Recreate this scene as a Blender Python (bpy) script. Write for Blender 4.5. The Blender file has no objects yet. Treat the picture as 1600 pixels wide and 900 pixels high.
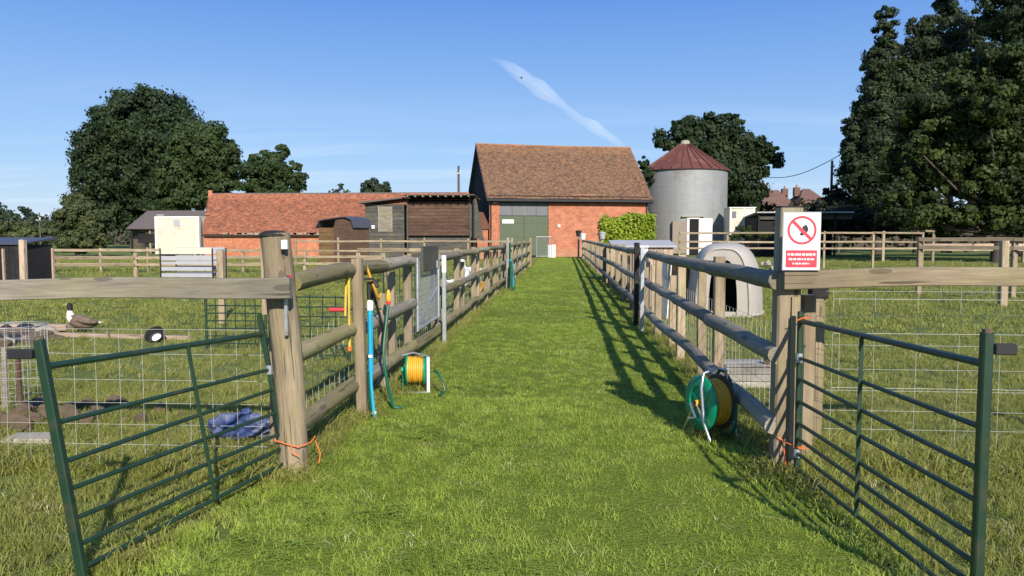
import bpy, bmesh, math, random
import numpy as np
from mathutils import Vector, Matrix, Euler
random.seed(7); RNG = np.random.default_rng(11)
S = bpy.context.scene
COL = S.collection
R = math.radians
PI = math.pi

# ------------------------------------------------------------------ camera
F = 1200.0                                  # focal length in photo pixels (1600 wide)
PITCH, YAW = math.atan(80 / F), R(3.853)
CAMZ = 1.6
cd = bpy.data.cameras.new('camera'); cam = bpy.data.objects.new('camera', cd); COL.objects.link(cam)
cd.sensor_width = 36; cd.lens = 36 * F / 1600; cd.clip_start = 0.05; cd.clip_end = 20000
cam.location = (0, 0, CAMZ); cam.rotation_euler = (PI / 2 - PITCH, 0, YAW)
S.camera = cam
CR = Euler((PI / 2 - PITCH, 0, YAW)).to_matrix()
def at(px, py, Y):
    d = CR @ Vector(((px - 800) / F, -(py - 450) / F, -1)); k = Y / d.y
    return Vector((d.x * k, Y, CAMZ + d.z * k))
def gr(px, py):
    d = CR @ Vector(((px - 800) / F, -(py - 450) / F, -1)); k = -CAMZ / d.z
    return Vector((d.x * k, d.y * k, 0))

# ------------------------------------------------------------------ world, sun, exposure
SUN = Vector((0.58, -1.6, 1.0)).normalized()
ELEV = math.asin(SUN.z); AZ = math.atan2(SUN.x, SUN.y)
w = bpy.data.worlds.new('World'); S.world = w; w.use_nodes = True
nt = w.node_tree; nt.nodes.clear()
def N(t, k, **kw):
    n = t.nodes.new(k)
    for a, b in kw.items(): setattr(n, a, b)
    return n
out = N(nt, 'ShaderNodeOutputWorld'); bg = N(nt, 'ShaderNodeBackground'); sky = N(nt, 'ShaderNodeTexSky')
sky.sky_type = 'NISHITA'; sky.sun_disc = False; sky.sun_elevation = ELEV; sky.sun_rotation = AZ
sky.altitude = 50; sky.air_density = 1.0; sky.dust_density = 0.35; sky.ozone_density = 1.6
bg.inputs[1].default_value = 0.125
# thin high cirrus, in sky directions
tc = N(nt, 'ShaderNodeTexCoord'); sep = N(nt, 'ShaderNodeSeparateXYZ'); nt.links.new(tc.outputs['Generated'], sep.inputs[0])
def mth(t, op, a, b=None, c=None):
    n = N(t, 'ShaderNodeMath', operation=op)
    for i, v in enumerate((a, b, c)):
        if v is None: continue
        if isinstance(v, (int, float)): n.inputs[i].default_value = v
        else: t.links.new(v, n.inputs[i])
    return n.outputs[0]
zz = mth(nt, 'ADD', mth(nt, 'MAXIMUM', sep.outputs[2], 0.0), 0.06)
cx = mth(nt, 'DIVIDE', sep.outputs[0], zz); cy = mth(nt, 'DIVIDE', sep.outputs[1], zz)
cmb = N(nt, 'ShaderNodeCombineXYZ'); nt.links.new(cx, cmb.inputs[0]); nt.links.new(cy, cmb.inputs[1])
mp = N(nt, 'ShaderNodeMapping'); mp.inputs['Rotation'].default_value = (0, 0, R(-28)); mp.inputs['Scale'].default_value = (0.22, 0.9, 1)
nt.links.new(cmb.outputs[0], mp.inputs[0])
nz = N(nt, 'ShaderNodeTexNoise'); nz.inputs['Scale'].default_value = 1.3; nz.inputs['Detail'].default_value = 6; nz.inputs['Roughness'].default_value = 0.55
nz.inputs['Distortion'].default_value = 0.4
nt.links.new(mp.outputs[0], nz.inputs['Vector'])
mr = N(nt, 'ShaderNodeMapRange'); mr.inputs[1].default_value = 0.48; mr.inputs[2].default_value = 0.76; mr.inputs[3].default_value = 0; mr.inputs[4].default_value = 0.5
nt.links.new(nz.outputs[0], mr.inputs[0])
low = N(nt, 'ShaderNodeMapRange'); low.inputs[1].default_value = 0.20; low.inputs[2].default_value = 0.04; low.inputs[3].default_value = 0; low.inputs[4].default_value = 1
nt.links.new(sep.outputs[2], low.inputs[0])
air = N(nt, 'ShaderNodeValToRGB'); el = air.color_ramp.elements          # blue of a clear morning, paler towards the horizon
for p_, c_ in ((0.10, (1.8, 3.1, 5.1)), (0.29, (.60, 1.65, 4.4))): el.new(p_).color = (*c_, 1)
el[0].position = 0; el[0].color = (3.1, 4.0, 5.0, 1); el[-1].position = 1; el[-1].color = (.45, 1.2, 3.3, 1)
nt.links.new(sep.outputs[2], air.inputs[0])
fac = mth(nt, 'ADD', mth(nt, 'MULTIPLY', mr.outputs[0], low.outputs[0]), 0.0)
mx0 = N(nt, 'ShaderNodeMixRGB')
mx0.inputs[0].default_value = 0.88; nt.links.new(sky.outputs[0], mx0.inputs[1]); nt.links.new(air.outputs[0], mx0.inputs[2])
mx = N(nt, 'ShaderNodeMixRGB'); mx.inputs[2].default_value = (5.0, 5.6, 6.4, 1)
nt.links.new(fac, mx.inputs[0]); nt.links.new(mx0.outputs[0], mx.inputs[1])
nt.links.new(mx.outputs[0], bg.inputs[0]); nt.links.new(bg.outputs[0], out.inputs[0])
sd = bpy.data.lights.new('sun', 'SUN'); so = bpy.data.objects.new('sun', sd); COL.objects.link(so)
sd.energy = 4.8; sd.angle = R(0.53); sd.color = (1.0, 0.92, 0.80)
so.rotation_euler = SUN.to_track_quat('Z', 'Y').to_euler()
S.view_settings.view_transform = 'Standard'; S.view_settings.look = 'None'
S.view_settings.exposure = 0.5; S.view_settings.gamma = 1.0
S.render.engine = 'CYCLES'
S.cycles.max_bounces = 6; S.cycles.transparent_max_bounces = 6; S.cycles.volume_bounces = 1
S.cycles.use_denoising = True

# ------------------------------------------------------------------ materials
def ramp(t, fac, stops):
    n = N(t, 'ShaderNodeValToRGB'); e = n.color_ramp.elements
    while len(e) < len(stops): e.new(0.5)
    for i, (p, c) in enumerate(stops): e[i].position = p; e[i].color = (*c, 1)
    t.links.new(fac, n.inputs[0]); return n.outputs[0]
def mixc(t, f, a, b, mode='MIX'):
    n = N(t, 'ShaderNodeMixRGB', blend_type=mode)
    for i, v in ((0, f), (1, a), (2, b)):
        if isinstance(v, (int, float)): n.inputs[i].default_value = v
        elif isinstance(v, tuple): n.inputs[i].default_value = (*v, 1)
        else: t.links.new(v, n.inputs[i])
    return n.outputs[0]
def noise(t, vec, scale, detail=4, rough=0.55, stretch=None, loc=None):
    if stretch:
        m = N(t, 'ShaderNodeMapping'); m.inputs['Scale'].default_value = stretch
        t.links.new(vec, m.inputs[0]); vec = m.outputs[0]
    n = N(t, 'ShaderNodeTexNoise'); n.inputs['Scale'].default_value = scale; n.inputs['Detail'].default_value = detail
    n.inputs['Roughness'].default_value = rough; t.links.new(vec, n.inputs['Vector']); return n.outputs[0]
def newmat(name, rough=0.8, metal=0.0, spec=0.3):
    m = bpy.data.materials.new(name); m.use_nodes = True; t = m.node_tree
    p = t.nodes['Principled BSDF']; p.inputs['Roughness'].default_value = rough; p.inputs['Metallic'].default_value = metal
    p.inputs['Specular IOR Level'].default_value = spec
    c = N(t, 'ShaderNodeTexCoord'); oi = N(t, 'ShaderNodeObjectInfo')
    off = N(t, 'ShaderNodeVectorMath', operation='ADD'); t.links.new(c.outputs['Object'], off.inputs[0])
    sc = N(t, 'ShaderNodeVectorMath', operation='SCALE'); sc.inputs[0].default_value = (17, 31, 13); t.links.new(oi.outputs['Random'], sc.inputs['Scale'])
    t.links.new(sc.outputs[0], off.inputs[1])
    return m, t, p, off.outputs[0], oi.outputs['Random']
def bump(t, p, h, strength=0.4, dist=0.01):
    b = N(t, 'ShaderNodeBump'); b.inputs['Strength'].default_value = strength; b.inputs['Distance'].default_value = dist
    t.links.new(h, b.inputs['Height']); t.links.new(b.outputs[0], p.inputs['Normal'])
def wood(name, a, b, moss=0.0, mosscol=(0.17, 0.17, 0.05), rough=0.85, grain=9):
    m, t, p, v, r = newmat(name, rough)
    g = noise(t, v, grain, 6, 0.65, (0.12, 1.6, 1.6)); g2 = noise(t, v, 5, 5, 0.6, (0.5, 1, 1)); g3 = noise(t, v, 60, 3, 0.6, (0.06, 1, 1))
    c = mixc(t, mth(t, 'MULTIPLY_ADD', g, 2.4, -0.7), a, b)
    c = mixc(t, mth(t, 'MULTIPLY_ADD', g3, 1.7, -0.62), c, tuple(x * 0.42 for x in a))
    gb = noise(t, v, 1.1, 5, 0.7, (0.6, 1, 1)); c = mixc(t, mth(t, 'MULTIPLY_ADD', gb, 2.6, -1.0), c, tuple(x * 0.62 for x in a))
    n = N(t, 'ShaderNodeMath', operation='MULTIPLY_ADD'); n.use_clamp = True
    t.links.new(g2, n.inputs[0]); n.inputs[1].default_value = 4.0; n.inputs[2].default_value = -2.0 + moss * 1.6
    if moss: c = mixc(t, mth(t, 'MULTIPLY', n.outputs[0], min(1, moss + .25)), c, mosscol)
    kn = N(t, 'ShaderNodeTexVoronoi'); kn.inputs['Scale'].default_value = 2.2; mpk = N(t, 'ShaderNodeMapping'); mpk.inputs['Scale'].default_value = (0.8, 3.0, 3.0)
    t.links.new(v, mpk.inputs[0]); t.links.new(mpk.outputs[0], kn.inputs['Vector'])
    k = mth(t, 'LESS_THAN', kn.outputs['Distance'], 0.15)
    c = mixc(t, mth(t, 'MULTIPLY', k, 0.6), c, tuple(x * 0.3 for x in a))
    ck = noise(t, v, 34, 2, 0.5, (0.035, 1, 1)); cl = mth(t, 'LESS_THAN', ck, 0.335)
    c = mixc(t, mth(t, 'MULTIPLY', cl, 0.75), c, tuple(x * 0.22 for x in a))
    hsv = N(t, 'ShaderNodeHueSaturation'); t.links.new(c, hsv.inputs['Color']); t.links.new(mth(t, 'MULTIPLY_ADD', r, 0.45, 0.78), hsv.inputs['Value'])
    t.links.new(hsv.outputs[0], p.inputs['Base Color']); bump(t, p, mth(t, 'ADD', g, g3), 0.55, 0.006)
    return m
def plain(name, col, rough=0.6, metal=0.0, var=0.25, scale=6, dirt=None, dirtamt=0.3, bmp=0.15, spec=0.4):
    m, t, p, v, r = newmat(name, rough, metal, spec)
    g = noise(t, v, scale, 5, 0.6)
    c = mixc(t, g, tuple(x * (1 - var) for x in col), tuple(min(1, x * (1 + var)) for x in col))
    if dirt:
        d = noise(t, v, scale * 0.45, 6, 0.7)
        n = N(t, 'ShaderNodeMath', operation='MULTIPLY_ADD'); n.use_clamp = True; t.links.new(d, n.inputs[0]); n.inputs[1].default_value = 5; n.inputs[2].default_value = -2.9 + dirtamt
        c = mixc(t, mth(t, 'MULTIPLY', n.outputs[0], 0.8), c, dirt)
    t.links.new(c, p.inputs['Base Color'])
    if bmp: bump(t, p, g, bmp, 0.01)
    return m
M = {}
M['post'] = wood('weathered_post_wood', (0.28, 0.215, 0.14), (0.44, 0.355, 0.24), 0.15, (0.25, 0.23, 0.09))
M['rail'] = wood('mossy_rail_wood', (0.22, 0.175, 0.105), (0.37, 0.305, 0.20), 0.38, (0.20, 0.185, 0.06))
M['grey_rail'] = wood('grey_rail_wood', (0.22, 0.195, 0.155), (0.38, 0.34, 0.27), 0.18, (0.25, 0.22, 0.10))
M['tan'] = wood('tan_fence_wood', (0.33, 0.25, 0.165), (0.47, 0.38, 0.26), 0.1)
M['pink_wood'] = wood('pinkish_board_wood', (0.42, 0.30, 0.22), (0.58, 0.45, 0.35), 0.0)
M['grey_wood'] = wood('silvered_wood', (0.30, 0.28, 0.25), (0.45, 0.43, 0.39), 0.1)
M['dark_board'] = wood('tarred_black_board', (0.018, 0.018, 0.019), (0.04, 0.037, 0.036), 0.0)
M['slate_board'] = wood('slate_grey_board', (0.075, 0.072, 0.068), (0.13, 0.12, 0.11), 0.1)
M['brown_board'] = wood('brown_weatherboard', (0.085, 0.048, 0.032), (0.17, 0.10, 0.068), 0.0)
M['gold_board'] = wood('golden_brown_board', (0.22, 0.125, 0.05), (0.30, 0.18, 0.08), 0.0)
M['green_metal'] = plain('dark_green_paint', (0.011, 0.036, 0.019), 0.45, 0.0, 0.3, 14, (0.07, 0.05, 0.03), 0.25, 0.15, 0.5)
M['galv'] = plain('galvanised_steel', (0.42, 0.44, 0.46), 0.5, 0.7, 0.25, 12, (0.2, 0.16, 0.12), 0.1)
M['wire'] = plain('galvanised_wire', (0.50, 0.50, 0.46), 0.5, 0.3, 0.1, 20)
M['chrome'] = plain('dull_chrome_tube', (0.6, 0.6, 0.6), 0.25, 0.9, 0.1, 20)
M['white'] = plain('white_plastic', (0.74, 0.74, 0.72), 0.5, 0, 0.08, 8, (0.4, 0.38, 0.3), 0.2)
M['cream'] = plain('cream_painted_metal', (0.56, 0.53, 0.43), 0.6, 0, 0.08, 2, (0.40, 0.33, 0.22), 0.1)
M['igloo'] = plain('stained_white_fibreglass', (0.39, 0.36, 0.32), 0.6, 0, 0.12, 3, (0.27, 0.25, 0.20), 0.35)
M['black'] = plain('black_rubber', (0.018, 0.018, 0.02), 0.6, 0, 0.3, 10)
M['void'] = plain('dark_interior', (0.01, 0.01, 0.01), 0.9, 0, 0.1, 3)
M['blue'] = plain('sky_blue_pipe', (0.02, 0.34, 0.55), 0.45, 0, 0.12, 9)
M['royal'] = plain('blue_polythene', (0.030, 0.052, 0.15), 0.55, 0, 0.4, 7, (0.20, 0.22, 0.27), 0.45)
M['reel_green'] = plain('reel_green_plastic', (0.0, 0.26, 0.13), 0.4, 0, 0.2, 6, (0.2, 0.17, 0.1), 0.2)
M['hose_green'] = plain('dark_green_hose', (0.006, 0.085, 0.045), 0.45, 0, 0.2, 6)
M['yellow'] = plain('yellow_hose', (0.72, 0.38, 0.035), 0.45, 0, 0.15, 6, (0.35, 0.17, 0.03), 0.3)
M['yellow_pole'] = plain('yellow_paint', (0.66, 0.46, 0.07), 0.5, 0, 0.15, 6, (0.35, 0.2, 0.05), 0.3)
M['orange'] = plain('orange_twine', (0.80, 0.16, 0.03), 0.7, 0, 0.15, 30)
M['redp'] = plain('red_plastic', (0.62, 0.05, 0.05), 0.45, 0, 0.1, 8)
M['brownhose'] = plain('muddy_drum_plastic', (0.085, 0.055, 0.03), 0.7, 0, 0.25, 9)
M['mud'] = plain('muddy_soil', (0.11, 0.08, 0.05), 0.95, 0, 0.4, 5, None, 0, 0.6)
M['stone'] = plain('pale_stone', (0.33, 0.295, 0.23), 0.9, 0, 0.2, 7, (0.25, 0.25, 0.15), 0.3, 0.5)
M['concrete'] = plain('weathered_grey_metal', (0.275, 0.285, 0.285), 0.6, 0.25, 0.16, 1.4, (0.21, 0.185, 0.155), 0.22, 0.2)
M['felt'] = plain('grey_roof_felt', (0.36, 0.36, 0.385), 0.8, 0, 0.12, 3)
M['felt_dark'] = plain('dark_roof_felt', (0.06, 0.065, 0.085), 0.55, 0, 0.2, 3)
M['green_door'] = plain('sage_green_paint', (0.085, 0.11, 0.065), 0.65, 0, 0.10, 2)
M['grey_panel'] = plain('grey_panel_paint', (0.13, 0.14, 0.15), 0.5, 0, 0.15, 3)
M['sign_red'] = plain('sign_red_print', (0.72, 0.05, 0.075), 0.4, 0, 0.05, 10)
M['sign_white'] = plain('sign_white_sheet', (0.80, 0.79, 0.78), 0.35, 0, 0.02, 10)
M['sign_grey'] = plain('sign_edge_grey', (0.35, 0.36, 0.37), 0.4, 0, 0.05, 10)
M['white_door'] = plain('white_painted_door', (0.76, 0.75, 0.73), 0.6, 0, 0.05, 3, (0.45, 0.42, 0.35), 0.1)
M['bark'] = plain('tree_bark', (0.075, 0.06, 0.045), 0.95, 0, 0.35, 3, None, 0, 0.8)
M['pole_wood'] = plain('creosoted_pole', (0.10, 0.085, 0.075), 0.9, 0, 0.3, 3)
M['water'] = plain('murky_pond_water', (0.05, 0.065, 0.08), 0.06, 0, 0.3, 3, None, 0, 0.25, 0.8)
M['d_brown'] = plain('brown_plumage', (0.15, 0.11, 0.08), 0.9, 0, 0.75, 24, (0.05, 0.04, 0.032), 0.5, 0.5)
M['d_dark'] = plain('dark_head_plumage', (0.015, 0.017, 0.015), 0.6, 0, 0.3, 25)
M['d_white'] = plain('white_plumage', (0.66, 0.61, 0.50), 0.85, 0, 0.15, 25)
M['d_bill'] = plain('duck_bill', (0.30, 0.25, 0.08), 0.5)
M['terracotta'] = plain('terracotta_ridge', (0.30, 0.14, 0.07), 0.85, 0, 0.35, 2)

def brickmat(name, c1, c2, mortar, stain=None):
    m, t, p, v, r = newmat(name, 0.9)
    c = N(t, 'ShaderNodeTexCoord'); s = N(t, 'ShaderNodeSeparateXYZ'); t.links.new(c.outputs['Object'], s.inputs[0])
    cb = N(t, 'ShaderNodeCombineXYZ'); t.links.new(mth(t, 'ADD', s.outputs[0], s.outputs[1]), cb.inputs[0]); t.links.new(s.outputs[2], cb.inputs[1])
    b = N(t, 'ShaderNodeTexBrick'); t.links.new(cb.outputs[0], b.inputs['Vector'])
    b.inputs['Scale'].default_value = 1; b.inputs['Brick Width'].default_value = 0.23; b.inputs['Row Height'].default_value = 0.078; b.inputs['Mortar Size'].default_value = 0.008
    b.inputs['Color1'].default_value = (*c1, 1); b.inputs['Color2'].default_value = (*c2, 1); b.inputs['Mortar'].default_value = (*mortar, 1)
    n = noise(t, c.outputs['Object'], 0.9, 6, 0.65); n2 = noise(t, c.outputs['Object'], 4.5, 4, 0.7)
    col = mixc(t, mth(t, 'MULTIPLY_ADD', n, 2.0, -0.75), b.outputs[0], tuple(x * 0.62 for x in c2))
    col = mixc(t, mth(t, 'MULTIPLY_ADD', n2, 2.2, -1.0), col, tuple(min(1, x * 1.25) for x in c1))
    n4 = noise(t, c.outputs['Object'], 2.2, 8, 0.8); hv = N(t, 'ShaderNodeHueSaturation'); t.links.new(col, hv.inputs['Color']); t.links.new(mth(t, 'MULTIPLY_ADD', n4, 1.6, 0.22), hv.inputs['Value']); col = hv.outputs[0]
    if stain:
        h = N(t, 'ShaderNodeMapRange'); h.inputs[1].default_value = 1.2; h.inputs[2].default_value = 0.1; t.links.new(mth(t, 'ADD', s.outputs[2], mth(t, 'MULTIPLY', n, 0.9)), h.inputs[0])
        col = mixc(t, mth(t, 'MULTIPLY', h.outputs[0], 0.75), col, stain)
    t.links.new(col, p.inputs['Base Color']); bump(t, p, b.outputs['Fac'], -0.5, 0.01)
    return m
M['brick'] = brickmat('red_brickwork', (0.48, 0.165, 0.088), (0.38, 0.122, 0.064), (0.38, 0.28, 0.20), (0.34, 0.23, 0.15))
M['brick_orange'] = brickmat('orange_brickwork', (0.52, 0.175, 0.09), (0.42, 0.13, 0.066), (0.38, 0.27, 0.19))

def tilemat(name, cols, lichen, lich_amt):
    m, t, p, v, r = newmat(name, 0.9)
    a = N(t, 'ShaderNodeAttribute'); a.attribute_name = 'tone'
    c0 = N(t, 'ShaderNodeTexCoord'); n = noise(t, c0.outputs['Object'], 1.3, 7, 0.75); n2 = noise(t, c0.outputs['Object'], 1.7, 5, 0.7)
    f = mth(t, 'ADD', mth(t, 'MULTIPLY', a.outputs['Fac'], 0.85), mth(t, 'MULTIPLY_ADD', n, 0.75, -0.27))
    c = ramp(t, f, [(i / (len(cols) - 1) * 0.9 + 0.05, x) for i, x in enumerate(cols)])
    l = N(t, 'ShaderNodeMath', operation='MULTIPLY_ADD'); l.use_clamp = True
    t.links.new(n2, l.inputs[0]); l.inputs[1].default_value = 5; l.inputs[2].default_value = lich_amt
    s = N(t, 'ShaderNodeSeparateXYZ'); t.links.new(c0.outputs['Object'], s.inputs[0])
    c = mixc(t, mth(t, 'MULTIPLY', l.outputs[0], 0.6), c, lichen)
    t.links.new(c, p.inputs['Base Color']); return m, t, p, c, s
M['tiles_barn'] = tilemat('mossy_brown_clay_tiles', [(0.075, 0.045, 0.034), (0.135, 0.078, 0.052), (0.18, 0.105, 0.066), (0.25, 0.125, 0.066)], (0.21, 0.16, 0.085), -2.6)[0]
M['tiles_low'] = tilemat('orange_red_clay_tiles', [(0.13, 0.060, 0.042), (0.22, 0.088, 0.053), (0.28, 0.105, 0.060), (0.37, 0.15, 0.085)], (0.30, 0.19, 0.12), -3.05)[0]
M['patch'] = plain('patched_render', (0.25, 0.21, 0.17), .9, 0, .2, 2, (0.30, 0.27, 0.24), .4)
M['rust_roof'] = plain('rust_red_metal_roof', (0.125, 0.045, 0.036), 0.7, 0.1, 0.25, 2.5, (0.27, 0.12, 0.085), 0.3)
M['roof_grey'] = plain('brown_grey_sheet_roof', (0.115, 0.095, 0.085), 0.8, 0, 0.2, 2)

def leafmat(name, dark, light, trans=0.25, rough=0.6):
    m, t, p, v, r = newmat(name, rough, 0, 0.25)
    a = N(t, 'ShaderNodeAttribute'); a.attribute_name = 'tone'
    c = mixc(t, a.outputs['Fac'], dark, light)
    t.links.new(c, p.inputs['Base Color'])
    tr = N(t, 'ShaderNodeBsdfTranslucent'); t.links.new(mixc(t, 0.5, c, (light[0] * 1.3, light[1] * 1.3, light[2] * 0.6)), tr.inputs[0])
    mxs = N(t, 'ShaderNodeMixShader'); mxs.inputs[0].default_value = trans
    t.links.new(p.outputs[0], mxs.inputs[1]); t.links.new(tr.outputs[0], mxs.inputs[2])
    t.links.new(mxs.outputs[0], t.nodes['Material Output'].inputs[0]); return m
M['leaf_oak'] = leafmat('dark_oak_leaves', (0.015, 0.030, 0.012), (0.044, 0.072, 0.024))
M['leaf_mid'] = leafmat('mid_green_leaves', (0.024, 0.045, 0.014), (0.060, 0.092, 0.025))
M['leaf_lime'] = leafmat('lime_tree_leaves', (0.011, 0.022, 0.006), (0.066, 0.094, 0.019))  # wide dark-to-light spread paints shaded and sunlit clumps into the leaf colour
M['leaf_poplar'] = leafmat('poplar_leaves', (0.018, 0.032, 0.013), (0.056, 0.080, 0.030))
M['leaf_olive'] = leafmat('olive_shrub_leaves', (0.045, 0.060, 0.022), (0.115, 0.135, 0.05))
M['leaf_bright'] = leafmat('bright_hedge_leaves', (0.13, 0.20, 0.018), (0.38, 0.45, 0.045), 0.3)
M['leaf_dark'] = leafmat('deep_shade_leaves', (0.012, 0.020, 0.010), (0.024, 0.036, 0.015))  # shade beneath the trees is darkened into the leaf colour
M['leaf_far'] = leafmat('distant_leaves', (0.025, 0.042, 0.024), (0.06, 0.085, 0.045))

def grassmat(name, a, b, dry, dryamt=0.15, trans=0.5):
    m, t, p, v, r = newmat(name, 0.55, 0, 0.3)
    g = N(t, 'ShaderNodeNewGeometry'); at_ = N(t, 'ShaderNodeAttribute'); at_.attribute_name = 'tone'
    n = noise(t, g.outputs['Position'], 0.9, 4, 0.6); n2 = noise(t, g.outputs['Position'], 3.5, 3, 0.5)
    f = mth(t, 'ADD', mth(t, 'MULTIPLY', at_.outputs['Fac'], 0.5), mth(t, 'MULTIPLY_ADD', mth(t, 'ADD', n, n2), 1.25, -0.95))
    c = mixc(t, f, a, b)
    d = mth(t, 'GREATER_THAN', at_.outputs['Fac'], 1 - dryamt)
    c = mixc(t, mth(t, 'MULTIPLY', d, 0.7), c, dry)
    n3 = noise(t, g.outputs['Position'], 0.42, 5, 0.6); dn = N(t, 'ShaderNodeMath', operation='MULTIPLY_ADD'); dn.use_clamp = True
    t.links.new(n3, dn.inputs[0]); dn.inputs[1].default_value = 6; dn.inputs[2].default_value = -3.4
    c = mixc(t, mth(t, 'MULTIPLY', dn.outputs[0], 0.35), c, dry)
    t.links.new(c, p.inputs['Base Color'])
    tr = N(t, 'ShaderNodeBsdfTranslucent'); t.links.new(c, tr.inputs[0])
    mxs = N(t, 'ShaderNodeMixShader'); mxs.inputs[0].default_value = trans
    t.links.new(p.outputs[0], mxs.inputs[1]); t.links.new(tr.outputs[0], mxs.inputs[2])
    t.links.new(mxs.outputs[0], t.nodes['Material Output'].inputs[0]); return m
M['lawn'] = grassmat('mown_lawn_blades', (0.22, 0.31, 0.036), (0.50, 0.60, 0.115), (0.33, 0.33, 0.12), 0.07)
M['rough'] = grassmat('rough_paddock_blades', (0.19, 0.225, 0.04), (0.43, 0.44, 0.11), (0.36, 0.32, 0.14), 0.14)
def groundmat(name, a, b, c3, s1=0.35):
    m, t, p, v, r = newmat(name, 0.95, 0, 0.1)
    g = N(t, 'ShaderNodeNewGeometry'); P = g.outputs['Position']
    n = noise(t, P, s1, 6, 0.6); n2 = noise(t, P, 5, 5, 0.7); n3 = noise(t, P, 45, 3, 0.7)
    c = mixc(t, mth(t, 'MULTIPLY_ADD', n, 1.8, -0.4), a, b)
    c = mixc(t, mth(t, 'MULTIPLY_ADD', n2, 1.6, -0.55), c, c3)
    c = mixc(t, mth(t, 'MULTIPLY_ADD', n3, 1.4, -0.35), c, tuple(x * 0.55 for x in a))
    t.links.new(c, p.inputs['Base Color']); bump(t, p, mth(t, 'ADD', n2, n3), 0.9, 0.05); return m
M['ground'] = groundmat('paddock_turf', (0.14, 0.19, 0.05), (0.22, 0.26, 0.08), (0.18, 0.20, 0.07))
M['path'] = groundmat('path_turf', (0.15, 0.21, 0.025), (0.26, 0.32, 0.05), (0.18, 0.24, 0.03), 0.5)

# ------------------------------------------------------------------ builders
def prop(o, label=None, cat=None, group=None, kind=None):
    if label: o['label'] = label
    if cat: o['category'] = cat
    if group: o['group'] = group
    if kind: o['kind'] = kind
    return o
def thing(name, label, cat, loc=(0, 0, 0), rz=0, group=None):
    o = bpy.data.objects.new(name, None); COL.objects.link(o); o.empty_display_size = 0.2
    o.location = loc; o.rotation_euler = (0, 0, rz); return prop(o, label, cat, group)
def link(name, me, mat, parent=None, mx=None):
    o = bpy.data.objects.new(name, me); COL.objects.link(o)
    if mat and not me.materials: me.materials.append(mat)
    if mx is not None: o.matrix_basis = mx
    if parent: o.parent = parent
    return o
def pydata(name, vs, fs, mat, parent=None, mx=None, smooth=False):
    me = bpy.data.meshes.new(name); me.from_pydata([tuple(v) for v in vs], [], fs); me.update()
    if smooth: me.shade_smooth()
    return link(name, me, mat, parent, mx)
class MB:
    def __init__(s): s.b = bmesh.new()
    def box(s, x0, x1, y0, y1, z0, z1, bev=0.0):
        r = bmesh.ops.create_cube(s.b, size=1.0); vs = r['verts']
        for v in vs: v.co = Vector(((x0 + x1) / 2 + v.co.x * (x1 - x0), (y0 + y1) / 2 + v.co.y * (y1 - y0), (z0 + z1) / 2 + v.co.z * (z1 - z0)))
        if bev:
            es = list({e for v in vs for e in v.link_edges}); bmesh.ops.bevel(s.b, geom=es, offset=bev, segments=1, affect='EDGES')
        return s
    def tube(s, pts, r, n=8, cap=True, closed=False):
        pts = [Vector(p) for p in pts]; rs = r if isinstance(r, (list, tuple)) else [r] * len(pts)
        rings = []; prev = None
        for i, p in enumerate(pts):
            a = pts[i - 1] if i or closed else p; c = pts[(i + 1) % len(pts)] if i < len(pts) - 1 or closed else p
            d = (c - a).normalized()
            if prev is None:
                u = d.cross(Vector((0, 0, 1)));
                if u.length < 1e-3: u = d.cross(Vector((0, 1, 0)))
            else: u = prev - d * prev.dot(d)
            u.normalize(); prev = u; q = d.cross(u)
            rings.append([s.b.verts.new(p + (u * math.cos(2 * PI * k / n) + q * math.sin(2 * PI * k / n)) * rs[i]) for k in range(n)])
        m = len(rings)
        for i in range(m if closed else m - 1):
            A, B = rings[i], rings[(i + 1) % m]
            for k in range(n): s.b.faces.new((A[k], A[(k + 1) % n], B[(k + 1) % n], B[k]))
        if cap and not closed:
            s.b.faces.new(rings[0][::-1]); s.b.faces.new(rings[-1])
        return s
    def prism(s, poly, axis, a, c):            # poly: 2-D points; axis: extrude axis 'x','y','z'
        f = {'x': lambda u, v, t: (t, u, v), 'y': lambda u, v, t: (u, t, v), 'z': lambda u, v, t: (u, v, t)}[axis]
        A = [s.b.verts.new(f(u, v, a)) for u, v in poly]; B = [s.b.verts.new(f(u, v, c)) for u, v in poly]
        s.b.faces.new(A[::-1]); s.b.faces.new(B); n = len(poly)
        for k in range(n): s.b.faces.new((A[k], A[(k + 1) % n], B[(k + 1) % n], B[k]))
        return s
    def lathe(s, prof, n=24, axis='z', c=(0, 0, 0)):   # prof: (r, h)
        c = Vector(c); rings = []
        for r, h in prof:
            ring = []
            for k in range(n):
                a = 2 * PI * k / n; p = (r * math.cos(a), r * math.sin(a), h)
                p = {'z': p, 'x': (p[2], p[0], p[1]), 'y': (p[0], p[2], p[1])}[axis]
                ring.append(s.b.verts.new(c + Vector(p)))
            rings.append(ring)
        for A, B in zip(rings, rings[1:]):
            for k in range(n): s.b.faces.new((A[k], A[(k + 1) % n], B[(k + 1) % n], B[k]))
        return s
    def done(s, name, mat, parent=None, mx=None, smooth=False, label=None):
        bmesh.ops.recalc_face_normals(s.b, faces=s.b.faces)
        me = bpy.data.meshes.new(name); s.b.to_mesh(me); s.b.free()
        if smooth:
            me.shade_smooth()
            try: me.set_sharp_from_angle(angle=R(40))
            except Exception: pass
        o = link(name, me, mat, parent, mx)
        if label: o['label'] = label
        return o
def frame(p0, p1, up=Vector((0, 0, 1))):
    p0, p1 = Vector(p0), Vector(p1); x = (p1 - p0).normalized()
    if abs(x.dot(up)) > 0.95: up = Vector((0, 1, 0))
    y = up.cross(x).normalized(); z = x.cross(y)
    m = Matrix((x, y, z)).transposed().to_4x4(); m.translation = p0; return m, (p1 - p0).length
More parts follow.
